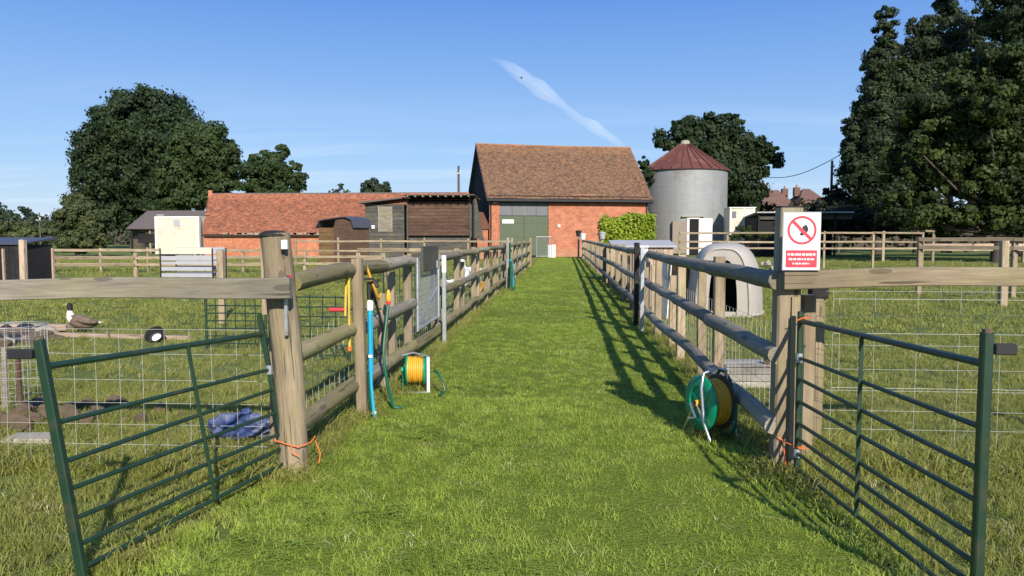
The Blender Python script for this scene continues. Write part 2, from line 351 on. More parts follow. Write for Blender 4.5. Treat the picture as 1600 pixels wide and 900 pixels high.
def beam(name, p0, p1, wd, ht, mat, parent=None, shape='box', seg=None, wob=0.004, taper=1.0, label=None, rnd=random):
    """timber from p0 to p1 in its parent's space; wd across, ht up"""
    mx, L = frame(p0, p1); seg = seg or max(1, int(L / 0.5))
    if shape == 'box':
        b = min(wd, ht) * 0.09; h, k = wd / 2, ht / 2
        prof = [(h - b, -k), (h, -k + b), (h, k - b), (h - b, k), (-h + b, k), (-h, k - b), (-h, -k + b), (-h + b, -k)]
    elif shape == 'round':
        prof = [(wd / 2 * math.cos(2 * PI * i / 12), ht / 2 * math.sin(2 * PI * i / 12)) for i in range(12)]
    else:                                     # half round, flat face on -y
        prof = [(-wd / 2, -ht / 2)] + [(-wd / 2 + wd * math.cos(a), ht / 2 * math.sin(a)) for a in [R(x) for x in (-75, -50, -25, 0, 25, 50, 75)]] + [(-wd / 2, ht / 2)]
    vs, fs = [], []; n = len(prof); oy = oz = 0
    ph = [rnd.uniform(0, 6.28) for _ in range(4)]
    for i in range(seg + 1):
        x = L * i / seg; s = 1 + (taper - 1) * i / seg
        oy = wob * math.sin(x * 1.7 + ph[0]) + wob * .5 * math.sin(x * 4.1 + ph[1]); oz = wob * math.sin(x * 1.3 + ph[2]) + wob * .5 * math.sin(x * 3.7 + ph[3])
        for (u, v) in prof:
            j = 1 + rnd.uniform(-1, 1) * wob * 1.2 / max(wd, 0.02) * (0 if shape == 'box' else .6)
            vs.append((x, u * s * j + oy, v * s * j + oz))
    for i in range(seg):
        for k in range(n): fs.append((i * n + k, i * n + (k + 1) % n, (i + 1) * n + (k + 1) % n, (i + 1) * n + k))
    fs.append(tuple(range(n))[::-1]); fs.append(tuple(seg * n + k for k in range(n)))
    o = pydata(name, vs, fs, mat, parent, mx, smooth=(shape != 'box'))
    if shape != 'box':
        try: o.data.set_sharp_from_angle(angle=R(38))
        except Exception: pass
    if label: o['label'] = label
    return o
def setattr_f(me, dom, vals):
    a = me.attributes.new('tone', 'FLOAT', dom); a.data.foreach_set('value', np.asarray(vals, dtype=np.float32))
def npmesh(name, V, Fq, tone_face=None):
    me = bpy.data.meshes.new(name); V = np.asarray(V, np.float32); Fq = np.asarray(Fq, np.int32); k = Fq.shape[1]
    me.vertices.add(len(V)); me.vertices.foreach_set('co', V.ravel())
    me.loops.add(Fq.size); me.loops.foreach_set('vertex_index', Fq.ravel())
    me.polygons.add(len(Fq)); me.polygons.foreach_set('loop_start', np.arange(0, Fq.size, k, dtype=np.int32)); 
    try: me.polygons.foreach_set('loop_total', np.full(len(Fq), k, np.int32))
    except Exception: pass
    me.update(calc_edges=True)
    if tone_face is not None: setattr_f(me, 'FACE', tone_face)
    return me
def wires(name, segs, r, mat, parent, kind='stuff'):
    """many thin three-sided wires joined into one netting"""
    P0 = np.array([s[0] for s in segs], float); P1 = np.array([s[1] for s in segs], float)
    d = P1 - P0; d /= np.linalg.norm(d, axis=1)[:, None]
    up = np.where(np.abs(d[:, 2:3]) > .9, np.array([[1., 0, 0]]), np.array([[0, 0, 1.]]))
    u = np.cross(d, up); u /= np.linalg.norm(u, axis=1)[:, None]; v = np.cross(d, u)
    n = len(P0); V = []
    for P in (P0, P1):
        for k in range(3): V.append(P + r * (u * math.cos(2.094 * k) + v * math.sin(2.094 * k)))
    V = np.stack(V, 1).reshape(-1, 3); b = np.arange(n)[:, None] * 6
    Fq = np.concatenate([b + np.array([[k, (k + 1) % 3, 3 + (k + 1) % 3, 3 + k]]) for k in range(3)], 0)
    o = link(name, npmesh(name, V, Fq), mat, parent)
    if kind: o['kind'] = kind
    return o
def netting(parent, p0, p1, step=0.15, hs=(0.04, 0.16, 0.29, 0.43, 0.58, 0.74, 0.92), r=0.0017, mat=None):
    p0, p1 = Vector(p0), Vector(p1); L = (p1 - p0).length; d = (p1 - p0) / L; segs = []
    n = max(2, int(L / 1.2)); sag = lambda s: Vector((0, 0, 0.006 * math.sin(s * 2.3)))
    for h in hs:
        for i in range(n): segs.append((p0 + d * (L * i / n) + Vector((0, 0, h)) + sag(L * i / n), p0 + d * (L * (i + 1) / n) + Vector((0, 0, h)) + sag(L * (i + 1) / n)))
    s = 0.05
    while s < L:
        j = random.uniform(-.012, .012); segs.append((p0 + d * s + Vector((0, 0, hs[0])), p0 + d * (s + j) + Vector((0, 0, hs[-1])))); s += step
    return wires('wire_netting', segs, r, mat or M['wire'], parent)
def bar(name, p0, p1, r, mat, parent, n=8, label=None):
    mx, L = frame(p0, p1); b = MB().tube([(0, 0, 0), (L, 0, 0)], r, n)
    return b.done(name, mat, parent, mx, smooth=True, label=label)

# ------------------------------------------------------------------ ground, path
gs = 1500; me = bpy.data.meshes.new('ground')
xs = np.concatenate([np.linspace(-gs, -40, 12), np.linspace(-38, 38, 77), np.linspace(40, gs, 12)]); ys = np.concatenate([np.linspace(-60, 0, 10), np.linspace(1, 100, 100), np.linspace(110, 2500, 20)])
X, Y = np.meshgrid(xs, ys); Zg = 0.012 * (np.sin(X * 1.1 + 2 * np.sin(Y * .7)) + np.sin(Y * .9 + X * .33)) - 0.028
V = np.stack([X, Y, Zg], -1).reshape(-1, 3); nx = len(xs); idx = np.arange(len(xs) * len(ys)).reshape(len(ys), nx)
Fq = np.stack([idx[:-1, :-1], idx[:-1, 1:], idx[1:, 1:], idx[1:, :-1]], -1).reshape(-1, 4)
g = link('ground', npmesh('ground', V, Fq), M['ground']); g['kind'] = 'structure'; g.data.shade_smooth()
px_ = np.linspace(-1.78, 1.52, 12); py_ = np.linspace(-3, 60.5, 128); X, Y = np.meshgrid(px_, py_)
Zg = 0.008 * np.sin(X * 1.9 + Y * .8) * np.sin(Y * 1.1) + 0.003
V = np.stack([X, Y, Zg], -1).reshape(-1, 3); nx = 12; idx = np.arange(nx * 128).reshape(128, nx)
Fq = np.stack([idx[:-1, :-1], idx[:-1, 1:], idx[1:, 1:], idx[1:, :-1]], -1).reshape(-1, 4)
g = link('path', npmesh('path', V, Fq), M['path']); g['kind'] = 'structure'; g.data.shade_smooth()
gx = gr(915, 402)
MB().box(2.2, 8.5, 53, 59.5, -0.02, 0.008).done('yard', M['stone'])['kind'] = 'structure'

# ------------------------------------------------------------------ grass (geometry-node stuff)
def tuft(name, n, h, w, spread, mat, lean=0.5, tmin=0.0):
    V, Fs, T = [], [], []
    rr = random.Random(hash(name) % 9999 if False else sum(map(ord, name)))
    for i in range(n):
        a = rr.uniform(0, 6.28); rad = spread * math.sqrt(rr.random()); bx, by = rad * math.cos(a), rad * math.sin(a)
        hh = h * rr.uniform(0.5, 1.15); la = rr.uniform(0, 6.28); l = hh * rr.uniform(0.1, lean * 2); fa = rr.uniform(0, 6.28)
        ux, uy = math.cos(fa) * w / 2, math.sin(fa) * w / 2; dx, dy = math.cos(la), math.sin(la)
        k = len(V)
        V += [(bx - ux, by - uy, -0.01), (bx + ux, by + uy, -0.01), (bx + dx * l * .35 - ux * .8, by + dy * l * .35 - uy * .8, hh * .55), (bx + dx * l * .35 + ux * .8, by + dy * l * .35 + uy * .8, hh * .55), (bx + dx * l, by + dy * l, hh * (1 - .25 * l / hh))]
        Fs += [(k, k + 1, k + 3, k + 2), (k + 2, k + 3, k + 4)]; t = rr.random(); T += [t, t]
    me = bpy.data.meshes.new(name); me.from_pydata(V, [], Fs); me.update(); setattr_f(me, 'FACE', T); me.materials.append(mat)
    return bpy.data.objects.new(name, me)      # left unlinked: only instanced
def scatter(name, pts, scales, protos, label, cat='grass'):
    n = len(pts); me = bpy.data.meshes.new(name); me.vertices.add(n); me.vertices.foreach_set('co', np.asarray(pts, np.float32).ravel())
    a = me.attributes.new('sc', 'FLOAT', 'POINT'); a.data.foreach_set('value', np.asarray(scales, np.float32))
    a = me.attributes.new('rz', 'FLOAT_VECTOR', 'POINT'); rv = np.zeros((n, 3), np.float32); rv[:, 2] = RNG.uniform(0, 6.28, n); rv[:, :2] = RNG.normal(0, .08, (n, 2)); a.data.foreach_set('vector', rv.ravel())
    a = me.attributes.new('pk', 'INT', 'POINT'); a.data.foreach_set('value', RNG.integers(0, len(protos), n).astype(np.int32))
    o = link(name, me, None); prop(o, label, cat, None, 'stuff')
    gt = bpy.data.node_groups.new(name + '_nodes', 'GeometryNodeTree')
    gt.interface.new_socket('Geometry', in_out='INPUT', socket_type='NodeSocketGeometry'); gt.interface.new_socket('Geometry', in_out='OUTPUT', socket_type='NodeSocketGeometry')
    gi = N(gt, 'NodeGroupInput'); go = N(gt, 'NodeGroupOutput'); ip = N(gt, 'GeometryNodeInstanceOnPoints'); jg = N(gt, 'GeometryNodeJoinGeometry')
    for q in reversed(protos):
        oi = N(gt, 'GeometryNodeObjectInfo'); oi.inputs['Object'].default_value = q; oi.inputs['As Instance'].default_value = True
        gt.links.new(oi.outputs['Geometry'], jg.inputs[0])
    def attr(nm, ty):
        q = N(gt, 'GeometryNodeInputNamedAttribute', data_type=ty); q.inputs['Name'].default_value = nm; return q.outputs['Attribute']
    gt.links.new(gi.outputs[0], ip.inputs['Points']); gt.links.new(jg.outputs[0], ip.inputs['Instance']); ip.inputs['Pick Instance'].default_value = True
    gt.links.new(attr('pk', 'INT'), ip.inputs['Instance Index']); gt.links.new(attr('rz', 'FLOAT_VECTOR'), ip.inputs['Rotation']); gt.links.new(attr('sc', 'FLOAT'), ip.inputs['Scale'])
    gt.links.new(ip.outputs[0], go.inputs[0])
    md = o.modifiers.new('scatter', 'NODES'); md.node_group = gt; return o
def zone(y0, y1, dens, inside, extra=1.5):
    """points in the camera's ground wedge (widened) between depths y0 and y1"""
    xl = lambda y: (-0.745 * y - extra); xr = lambda y: (0.615 * y + extra)
    A = sum((xr(y) - xl(y)) for y in np.linspace(y0, y1, 20)) / 20 * (y1 - y0); n = int(A * dens)
    y = RNG.uniform(y0, y1, n * 2); x = RNG.uniform(xl(y1), xr(y1), n * 2)
    ok = (x > xl(y)) & (x < xr(y)); frac = (xr(y1) - xl(y1)) * (y1 - y0) * dens / (n * 2)
    ok &= RNG.random(n * 2) < max(0, min(1, frac)); ok &= inside(x, y)
    return np.stack([x[ok], y[ok], np.full(ok.sum(), -0.012)], 1)
def on_path(x, y):
    j = .16 * np.sin(x * 23 + y * 31) + .12 * np.sin(y * 47 - x * 11)
    return np.where(y > 5.1, (x > -1.72) & (x < 1.42), (x > -1.85 - (5.1 - y) * .28 + j) & (x < 1.6 + (5.1 - y) * .08 + j))
def off_path(x, y):
    k = ~on_path(x, y)
    k &= ~((x > -10.6) & (x < -8.3) & (y > 9.2) & (y < 12.6))
    k &= ~((x > 2.2) & (x < 8.5) & (y > 53) & (y < 59.5))
    return k
lawnp = [tuft('lawn_tuft_a', 34, 0.045, 0.0042, 0.055, M['lawn'], 0.9), tuft('lawn_tuft_b', 34, 0.055, 0.004, 0.06, M['lawn'], 1.0), tuft('lawn_tuft_c', 28, 0.038, 0.0048, 0.05, M['lawn'], 1.1)]
lawnf = [tuft('lawn_far_a', 26, 0.05, 0.012, 0.15, M['lawn'], 1.0), tuft('lawn_far_b', 26, 0.06, 0.012, 0.16, M['lawn'], 1.0)]
rufn = [tuft('rough_tuft_a', 36, 0.055, 0.0045, 0.065, M['rough'], 0.8), tuft('rough_tuft_b', 30, 0.085, 0.0042, 0.07, M['rough'], 0.9), tuft('rough_tuft_c', 36, 0.045, 0.005, 0.06, M['rough'], 1.0)]
ruff = [tuft('rough_far_a', 26, 0.08, 0.014, 0.17, M['rough'], 0.9), tuft('rough_far_b', 26, 0.11, 0.013, 0.18, M['rough'], 0.9)]
def sc_(n, lo, hi): return RNG.uniform(lo, hi, n)
A = zone(2.6, 7.5, 230, on_path); B = zone(7.5, 14, 110, on_path)
P = np.concatenate([A, B]); scatter('lawn_grass', P, sc_(len(P), .75, 1.3), lawnp, 'short mown grass covering the near part of the path')
A = zone(14, 30, 45, on_path); B = zone(30, 60, 16, on_path); P = np.concatenate([A, B]); s = np.concatenate([sc_(len(A), .6, 1.0), sc_(len(B), .8, 1.3)])
scatter('far_lawn_grass', P, s, lawnf, 'short mown grass on the path running up to the barn')
A = zone(2.6, 8, 150, off_path); B = zone(8, 13, 60, off_path); P = np.concatenate([A, B])
s = sc_(len(P), .7, 1.25)
# longer growth along both fence feet
def strip(x0, x1, y0, y1, n): return np.stack([RNG.uniform(x0, x1, n), RNG.uniform(y0, y1, n), np.full(n, -.012)], 1)
E = np.concatenate([strip(-2.05, -1.76, 4.8, 16, 1100), strip(1.46, 1.75, 4.8, 16, 1000), strip(-4.5, -1.9, 4.95, 5.35, 500), strip(1.7, 5, 5.2, 5.9, 500)])
P = np.concatenate([P, E]); s = np.concatenate([s, sc_(len(E), 1.0, 2.3)])
scatter('paddock_grass', P, s, rufn, 'longer rough grass with dry stalks either side of the path')
A = zone(13, 26, 14, off_path, 3); B = zone(26, 58, 3.2, off_path, 4); P = np.concatenate([A, B]); s = np.concatenate([sc_(len(A), .7, 1.2), sc_(len(B), 1, 1.8)])
scatter('far_paddock_grass', P, s, ruff, 'grazed paddock grass reaching back to the distant fences')

def clump_pts(spots, n, rad): return np.concatenate([np.stack([RNG.normal(x, rad, n), RNG.normal(y, rad, n), np.full(n, -.012)], 1) for x, y in spots])
K = clump_pts([(-1.82, 4.98), (-1.78, 6.6), (-1.84, 7.7), (-1.84, 9.3), (1.46, 5.2), (1.55, 5.2), (1.72, 3.3), (-2.2, 3.6), (1.5, 7.5), (1.25, 6.2), (-1.5, 7.9), (1.9, 6.0), (-2.1, 5.6)], 26, .09)
scatter('fringe_grass', K, sc_(len(K), 1.0, 2.0), rufn, 'longer unmown tufts at the feet of posts, gates and reels')
def clover(name, mat):
    V, Fs, T = [], [], []; rr = random.Random(4)
    for i in range(16):
        a = rr.uniform(0, 6.28); d = .07 * math.sqrt(rr.random()); cx_, cy_ = d * math.cos(a), d * math.sin(a); z = rr.uniform(.015, .035)
        for k in range(3):
            b_ = k * 2.094 + a; ux, uy = math.cos(b_), math.sin(b_); q = len(V); s_ = .009
            V += [(cx_, cy_, z), (cx_ + (ux - uy * .6) * s_, cy_ + (uy + ux * .6) * s_, z + .003), (cx_ + ux * s_ * 1.5, cy_ + uy * s_ * 1.5, z), (cx_ + (ux + uy * .6) * s_, cy_ + (uy - ux * .6) * s_, z + .003)]; Fs.append((q, q + 1, q + 2, q + 3)); T.append(rr.random() * .5)
    me = bpy.data.meshes.new(name); me.from_pydata(V, [], Fs); me.update(); setattr_f(me, 'FACE', T); me.materials.append(mat); return bpy.data.objects.new(name, me)
M['clover'] = grassmat('clover_leaves', (0.17, 0.26, 0.035), (0.32, 0.42, 0.08), (0.3, 0.3, 0.1), 0.0)
spots = [(RNG.uniform(-2.6, 2.2), RNG.uniform(3.3, 9)) for _ in range(16)]
P = clump_pts(spots, 16, .20); scatter('clover', P, sc_(len(P), .7, 1.4), [clover('clover_tuft', M['clover'])], 'patches of clover scattered through the near grass', 'clover')
dry = [tuft('dry_tuft', 9, .05, .003, .09, plain('dry_straw', (.48, .42, .22), .8), 2.2)]
P = zone(2.8, 12, 9, lambda x, y: x < 99); scatter('straw', P, sc_(len(P), .6, 1.5), dry, 'pale dead grass wisps lying through the near turf', 'straw')

# ------------------------------------------------------------------ trees
def leafcloud(lobes, n, size, clump=0.2, flat=0.0, inner=0.25, wispy=0.0, per=100):
    """lobes: (centre, (rx,ry,rz)); returns mesh of leaf-sized quads and tones"""
    vol = np.array([r[0] * r[2] + r[1] * r[2] for _, r in lobes]); w_ = vol / vol.sum(); C, T, Nn = [], [], []
    for (c, r), wt in zip(lobes, w_):
        m = max(60, int(n * wt)); r = np.array(r); c = np.array(c)
        nc = max(16, int(m / per)); d = RNG.normal(size=(nc, 3)); d /= np.linalg.norm(d, axis=1)[:, None]
        rad = np.where(RNG.random(nc) < inner, RNG.uniform(.35, .8, nc), RNG.uniform(.80, 1.0 + wispy, nc))
        cc = c + d * rad[:, None] * r; ct = RNG.random(nc); cr = clump * r.mean() * RNG.uniform(.6, 1.5, nc)
        k = RNG.integers(0, nc, m); off = np.clip(RNG.normal(size=(m, 3)), -1.5, 1.5) * np.array([1, 1, .7]) * cr[k][:, None] * .62
        C.append(cc[k] + off); T.append(np.clip((ct[k] ** 1.7) * .7 + RNG.random(m) * .3, 0, 1)); nn = off / (np.linalg.norm(off, axis=1)[:, None] + 1e-6) + d[k] * .8 + RNG.normal(size=(m, 3)) * .6; Nn.append(nn)  # clump tone skewed dark: random leaf colour that also paints lit and shaded clumps
    C = np.concatenate(C); T = np.concatenate(T); Nn = np.concatenate(Nn); Nn /= np.linalg.norm(Nn, axis=1)[:, None]
    ok = C[:, 2] > 0.05; C, T, Nn = C[ok], T[ok], Nn[ok]; m = len(C)
    a = RNG.normal(size=(m, 3)); u = np.cross(Nn, a); u /= np.linalg.norm(u, axis=1)[:, None]; v = np.cross(Nn, u)
    s = size * RNG.uniform(.6, 1.35, m)[:, None]
    V = np.stack([C - u * s * .5, C + v * s * .34, C + u * s * .5 + Nn * s * .12, C - v * s * .34], 1).reshape(-1, 3)
    return V, np.arange(m * 4).reshape(m, 4), T
def tree(name, label, Y, lobes_px, n, size, mat, trunk_px=None, trunk_r=0.35, group=None, cat='tree', clump=0.2, base=None, wispy=0.05, crown='crown', inner=.38, per=110):
    lobes = []
    for l in lobes_px:
        px, py, rx, ry = l[:4]; dy = l[4] if len(l) > 4 else 0
        p = at(px, py, Y + dy); k = (Y + dy) / F; lobes.append((p, (rx * k, (rx + ry) / 2 * k, ry * k)))
    cxm = sum(l[0].x for l in lobes) / len(lobes) if trunk_px is None else at(trunk_px, 370, Y).x
    base = Vector((cxm, Y, 0)); t = thing(name, label, cat, base, 0, group)
    V, Fq, T = leafcloud([((c.x - base.x, c.y - base.y, c.z), r) for c, r in lobes], int(n * 2.6), size * .90, clump, wispy=wispy, inner=inner, per=per)
    c = link(crown, npmesh(crown, V, Fq, T), mat, t); c['kind'] = 'stuff'
    if trunk_r:
        mb = MB(); tz = sum((l[0].z) for l in lobes) / len(lobes)
        mb.tube([(0, 0, -.1), (0.05, 0, tz * .25), (-.1, .1, tz * .6), (0, 0, tz)], [trunk_r * 1.3, trunk_r, trunk_r * .75, trunk_r * .4], 9)
        for l, rr in lobes:
            e = Vector((l.x - base.x, l.y - base.y, l.z)); s = Vector((0, 0, max(0.4, min(tz * .5, e.z * .5))))
            m_ = (s + e) / 2 + Vector((0, 0, -.1 * (e - s).length)); mb.tube([s, m_, e], [trunk_r * .4, trunk_r * .2, .04], 6)
        mb.done('trunk', M['bark'], t, smooth=True)
    return t
tree('oak_tree', 'largest tree on the left, a broad dark dome behind the low sheds', 105, [(228, 198, 74, 58), (160, 240, 40, 50), (150, 285, 32, 40), (205, 275, 80, 50), (272, 230, 48, 62, -3), (180, 190, 38, 36), (245, 165, 42, 26), (135, 235, 18, 20), (170, 318, 60, 26), (240, 318, 70, 24), (200, 335, 80, 22)], 40000, .52, M['leaf_oak'], 215, .9)
tree('ash_tree', 'mid green rounded tree between the great dark oak and the small crooked tree', 88, [(318, 232, 48, 40), (345, 258, 32, 36), (288, 275, 48, 34), (350, 290, 30, 22), (300, 305, 60, 22), (362, 235, 14, 16), (262, 300, 25, 25)], 22000, .42, M['leaf_mid'], 315, .5)
tree('small_tree', 'small crooked tree with straggling branches just left of the brown tiled roof ridge', 82, [(428, 262, 26, 26), (452, 280, 26, 14), (405, 280, 26, 22), (436, 240, 15, 14), (470, 288, 13, 7), (446, 232, 5, 6), (395, 255, 12, 14), (425, 300, 40, 14), (458, 262, 12, 9)], 9000, .36, M['leaf_mid'], 425, .25, clump=.26, wispy=.15)
tree('sallow_shrub', 'olive green bushy shrub in front of the oak on the left', 60, [(122, 340, 30, 34), (148, 358, 22, 30), (96, 362, 20, 24), (125, 375, 42, 20), (112, 318, 14, 16)], 12000, .24, M['leaf_olive'], 120, .15, cat='shrub')
tree('pale_shrub', 'pale olive shrub at the left edge, lower than the one beside it', 75, [(20, 362, 34, 18), (58, 368, 26, 16), (-30, 360, 40, 22)], 8000, .28, M['leaf_olive'], 30, .12, cat='shrub')
tree('field_tree', 'far dark trees on the horizon at the left edge of the photo', 170, [(20, 338, 34, 14), (55, 345, 18, 12), (-30, 335, 40, 18), (-90, 335, 50, 22)], 6000, .7, M['leaf_far'], 0, .5, inner=.4)
tree('round_tree', 'small dark rounded tree top showing over the long red roof', 110, [(585, 296, 23, 17), (585, 325, 26, 30), (572, 300, 12, 12), (600, 302, 12, 12)], 7000, .35, M['leaf_far'], 585, .4)
tree('sapling', 'wispy sapling top peeping over the long red roof', 95, [(532, 293, 4, 6), (524, 300, 8, 4), (540, 301, 7, 4), (530, 320, 10, 16)], 700, .3, M['leaf_far'], 531, .08, wispy=.3)
tree('chestnut_tree', 'wide dark tree behind the silo with the red conical roof', 92, [(1105, 216, 50, 32), (1053, 218, 28, 24), (1158, 232, 34, 28), (1192, 258, 28, 16), (1155, 285, 40, 40), (1172, 328, 32, 34), (1110, 270, 60, 50), (1135, 195, 24, 14), (1075, 200, 24, 16), (1200, 240, 18, 14)], 26000, .45, M['leaf_oak'], 1120, .7, clump=.22)
tree('bay_tree', 'small dark tree tip between barn roof and silo roof', 72, [(1006, 256, 8, 10), (1012, 275, 10, 14)], 1200, .28, M['leaf_oak'], 1010, .12)
# poplars and the great lime on the right
pg = 'tall poplars behind the big tree on the right'
tree('poplar_tree', 'leftmost tall poplar, a ragged column standing clear against the sky', 78, [(1385, 42, 13, 30), (1382, 80, 19, 32), (1372, 108, 18, 36), (1366, 160, 22, 46), (1375, 215, 32, 52), (1350, 240, 22, 48), (1345, 175, 9, 22), (1328, 232, 11, 24), (1352, 285, 30, 40), (1380, 300, 40, 50), (1400, 190, 24, 50), (1405, 130, 20, 34), (1332, 205, 12, 26), (1335, 265, 22, 34), (1388, 240, 36, 50)], 32000, .34, M['leaf_poplar'], 1372, .45, pg, clump=.24)
tree('poplar_tree', 'second poplar from the left with two short pointed tops', 80, [(1427, 56, 12, 22), (1448, 46, 11, 30), (1437, 100, 26, 48), (1430, 170, 30, 60), (1420, 250, 34, 60), (1452, 110, 24, 44), (1408, 165, 16, 40)], 18000, .34, M['leaf_poplar'], 1435, .4, pg, clump=.24)
tree('poplar_tree', 'third poplar from the left whose top leaves the frame', 82, [(1480, 5, 15, 34), (1482, 55, 19, 45), (1478, 120, 24, 60), (1470, 200, 30, 70)], 12000, .34, M['leaf_poplar'], 1480, .4, pg, clump=.24)
tree('poplar_tree', 'shortest poplar tip, just left of the tallest dark tree mass', 84, [(1516, 34, 11, 20), (1515, 75, 16, 34), (1512, 130, 22, 50)], 6000, .34, M['leaf_poplar'], 1515, .35, pg, clump=.24)
tree('yew_tree', 'dark tree rising out of the top right corner of the photo', 74, [(1585, 10, 55, 55), (1560, -20, 30, 30), (1640, 40, 60, 70), (1620, 150, 70, 80)], 17000, .36, M['leaf_oak'], 1600, .6)
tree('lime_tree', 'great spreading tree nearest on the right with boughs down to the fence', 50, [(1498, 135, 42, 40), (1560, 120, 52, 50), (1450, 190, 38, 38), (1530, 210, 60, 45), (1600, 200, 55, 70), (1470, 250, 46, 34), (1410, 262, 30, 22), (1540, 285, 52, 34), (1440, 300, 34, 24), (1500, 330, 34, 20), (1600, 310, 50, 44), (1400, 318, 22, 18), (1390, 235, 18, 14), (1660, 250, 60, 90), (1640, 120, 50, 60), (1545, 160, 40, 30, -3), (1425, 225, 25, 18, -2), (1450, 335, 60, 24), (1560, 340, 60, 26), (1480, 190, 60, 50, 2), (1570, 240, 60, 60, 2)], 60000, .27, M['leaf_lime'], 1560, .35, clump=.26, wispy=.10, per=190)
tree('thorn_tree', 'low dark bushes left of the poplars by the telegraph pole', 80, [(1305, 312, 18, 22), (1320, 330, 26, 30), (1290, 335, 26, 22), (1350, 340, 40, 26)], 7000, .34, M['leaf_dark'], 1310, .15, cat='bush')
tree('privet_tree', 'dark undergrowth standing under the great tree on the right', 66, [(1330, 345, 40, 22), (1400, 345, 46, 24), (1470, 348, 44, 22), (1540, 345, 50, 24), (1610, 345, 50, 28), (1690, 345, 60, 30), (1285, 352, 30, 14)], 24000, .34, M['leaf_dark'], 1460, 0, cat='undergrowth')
tree('shrub', 'small green shrub growing beside the cream container near the silo', 56, [(1165, 362, 16, 9), (1190, 366, 16, 6), (1150, 368, 12, 6)], 1600, .16, M['leaf_mid'], 1170, .03, cat='shrub')
# far tree line beyond everything
def hedge(name, label, x0, x1, y0, y1, z0, z1, n, size, mat, cat='hedge', bumpy=.15):
    t = thing(name, label, cat, ((x0 + x1) / 2, (y0 + y1) / 2, 0)); hx, hy = (x1 - x0) / 2, (y1 - y0) / 2
    P = RNG.uniform(-1, 1, (n, 3)); f = RNG.integers(0, 4, n)
    P[f == 0, 2] = 1; P[f == 1, 1] = -1; P[f == 2, 1] = 1; side = f == 3; P[side, 0] = np.sign(P[side, 0])
    top = z1 * (1 + bumpy * .5 * (np.sin(P[:, 0] * hx * 1.3) + .6 * np.sin(P[:, 0] * hx * 3.1 + 1)))
    C = np.stack([P[:, 0] * hx, P[:, 1] * hy, z0 + (P[:, 2] + 1) / 2 * (top - z0)], 1) + RNG.normal(size=(n, 3)) * size * .6
    # soften the box's corners
    C[:, 2] -= np.clip(np.abs(P[:, 0]) - .93, 0, 1) * hx * .6 * (P[:, 2] > .5)
    nn = P + RNG.normal(size=(n, 3)) * .6; nn /= np.linalg.norm(nn, axis=1)[:, None]; a = RNG.normal(size=(n, 3)); u = np.cross(nn, a); u /= np.linalg.norm(u, axis=1)[:, None]; v = np.cross(nn, u); s = size * RNG.uniform(.6, 1.4, n)[:, None]
    V = np.stack([C - u * s * .5, C + v * s * .35, C + u * s * .5, C - v * s * .35], 1).reshape(-1, 3)
    cl = np.clip(.5 + .5 * np.sin(C[:, 0] * 2.1 + C[:, 2] * 3) * np.sin(C[:, 2] * 2.3 + C[:, 0]), 0, 1) * .5 + RNG.random(n) * .5
    c = link('foliage', npmesh('foliage', V, np.arange(n * 4).reshape(n, 4), cl), mat, t); c['kind'] = 'stuff'
    MB().box(-hx * .96, hx * .96, -hy * .7, hy * .7, 0, z1 * .86).done('stems', M['bark'] if mat is not M['leaf_bright'] else M['leaf_stem'], t)
    return t
M['leaf_stem'] = plain('inner_hedge_twigs', (0.10, 0.14, 0.02), 0.9)
hedge('field_hedge', 'long far hedgerow along the horizon beyond the left paddocks', -190, -58, 148, 152, 0, 4.5, 9000, .8, M['leaf_far'], bumpy=.3)
hedge('yard_hedge', 'long far hedgerow on the horizon behind barn and silo', -50, 60, 140, 144, 0, 4.0, 7000, .8, M['leaf_far'], bumpy=.3)
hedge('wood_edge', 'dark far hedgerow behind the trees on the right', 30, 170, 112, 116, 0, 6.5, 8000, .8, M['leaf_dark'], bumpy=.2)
p0, p1 = at(941, 372, 55), at(1018, 341, 55)
hedge('box_hedge', 'bright yellow green clipped hedge in front of the barn wall', p0.x, p1.x, 54.2, 56, 0.2, p1.z, 9000, .19, M['leaf_bright'], bumpy=.10)

# ------------------------------------------------------------------ contrail
a_, b_ = at(766, 88, 3000), at(975, 229, 3600)
def contrail():
    n = 48; mb = MB()
    W = lambda s: np.interp(s, [0, .08, .2, .32, .42, .52, .62, .75, .88, 1], [2, 13, 24, 27, 22, 12, 15, 21, 17, 7])
    for q, dx in ((1.12, 0), (.97, 1.5), (.82, -1.5), (.66, 2), (.50, -1), (.34, 1)):
        pts, rs = [], []
        for i in range(n + 1):
            s = i / n; p = a_.lerp(b_, s); wv = 5 * math.sin(s * 7) + 2 * math.sin(s * 19 + q * 5)
            pts.append(p + Vector((wv + dx, 0, wv * .6 - dx)) - a_); rs.append(max(1.0, float(W(s)) * q * (1.12 + .12 * math.sin(s * 31 + q * 9))))
        mb.tube(pts, rs, 12)
    o = mb.done('contrail', None, None, Matrix.Translation(a_), smooth=True)
    m = bpy.data.materials.new('contrail_ice'); m.use_nodes = True; t = m.node_tree; t.nodes.clear()
    mo = N(t, 'ShaderNodeOutputMaterial'); pv = N(t, 'ShaderNodeVolumeScatter'); pv.inputs['Color'].default_value = (1, 1, 1, 1); pv.inputs['Density'].default_value = .0085; pv.inputs['Anisotropy'].default_value = 0.0
    tc_ = N(t, 'ShaderNodeTexCoord')
    t.links.new(pv.outputs[0], mo.inputs['Volume']); o.data.materials.append(m)
    prop(o, 'white vapour trail slanting down the blue sky to the barn roof', 'vapour trail')
contrail()

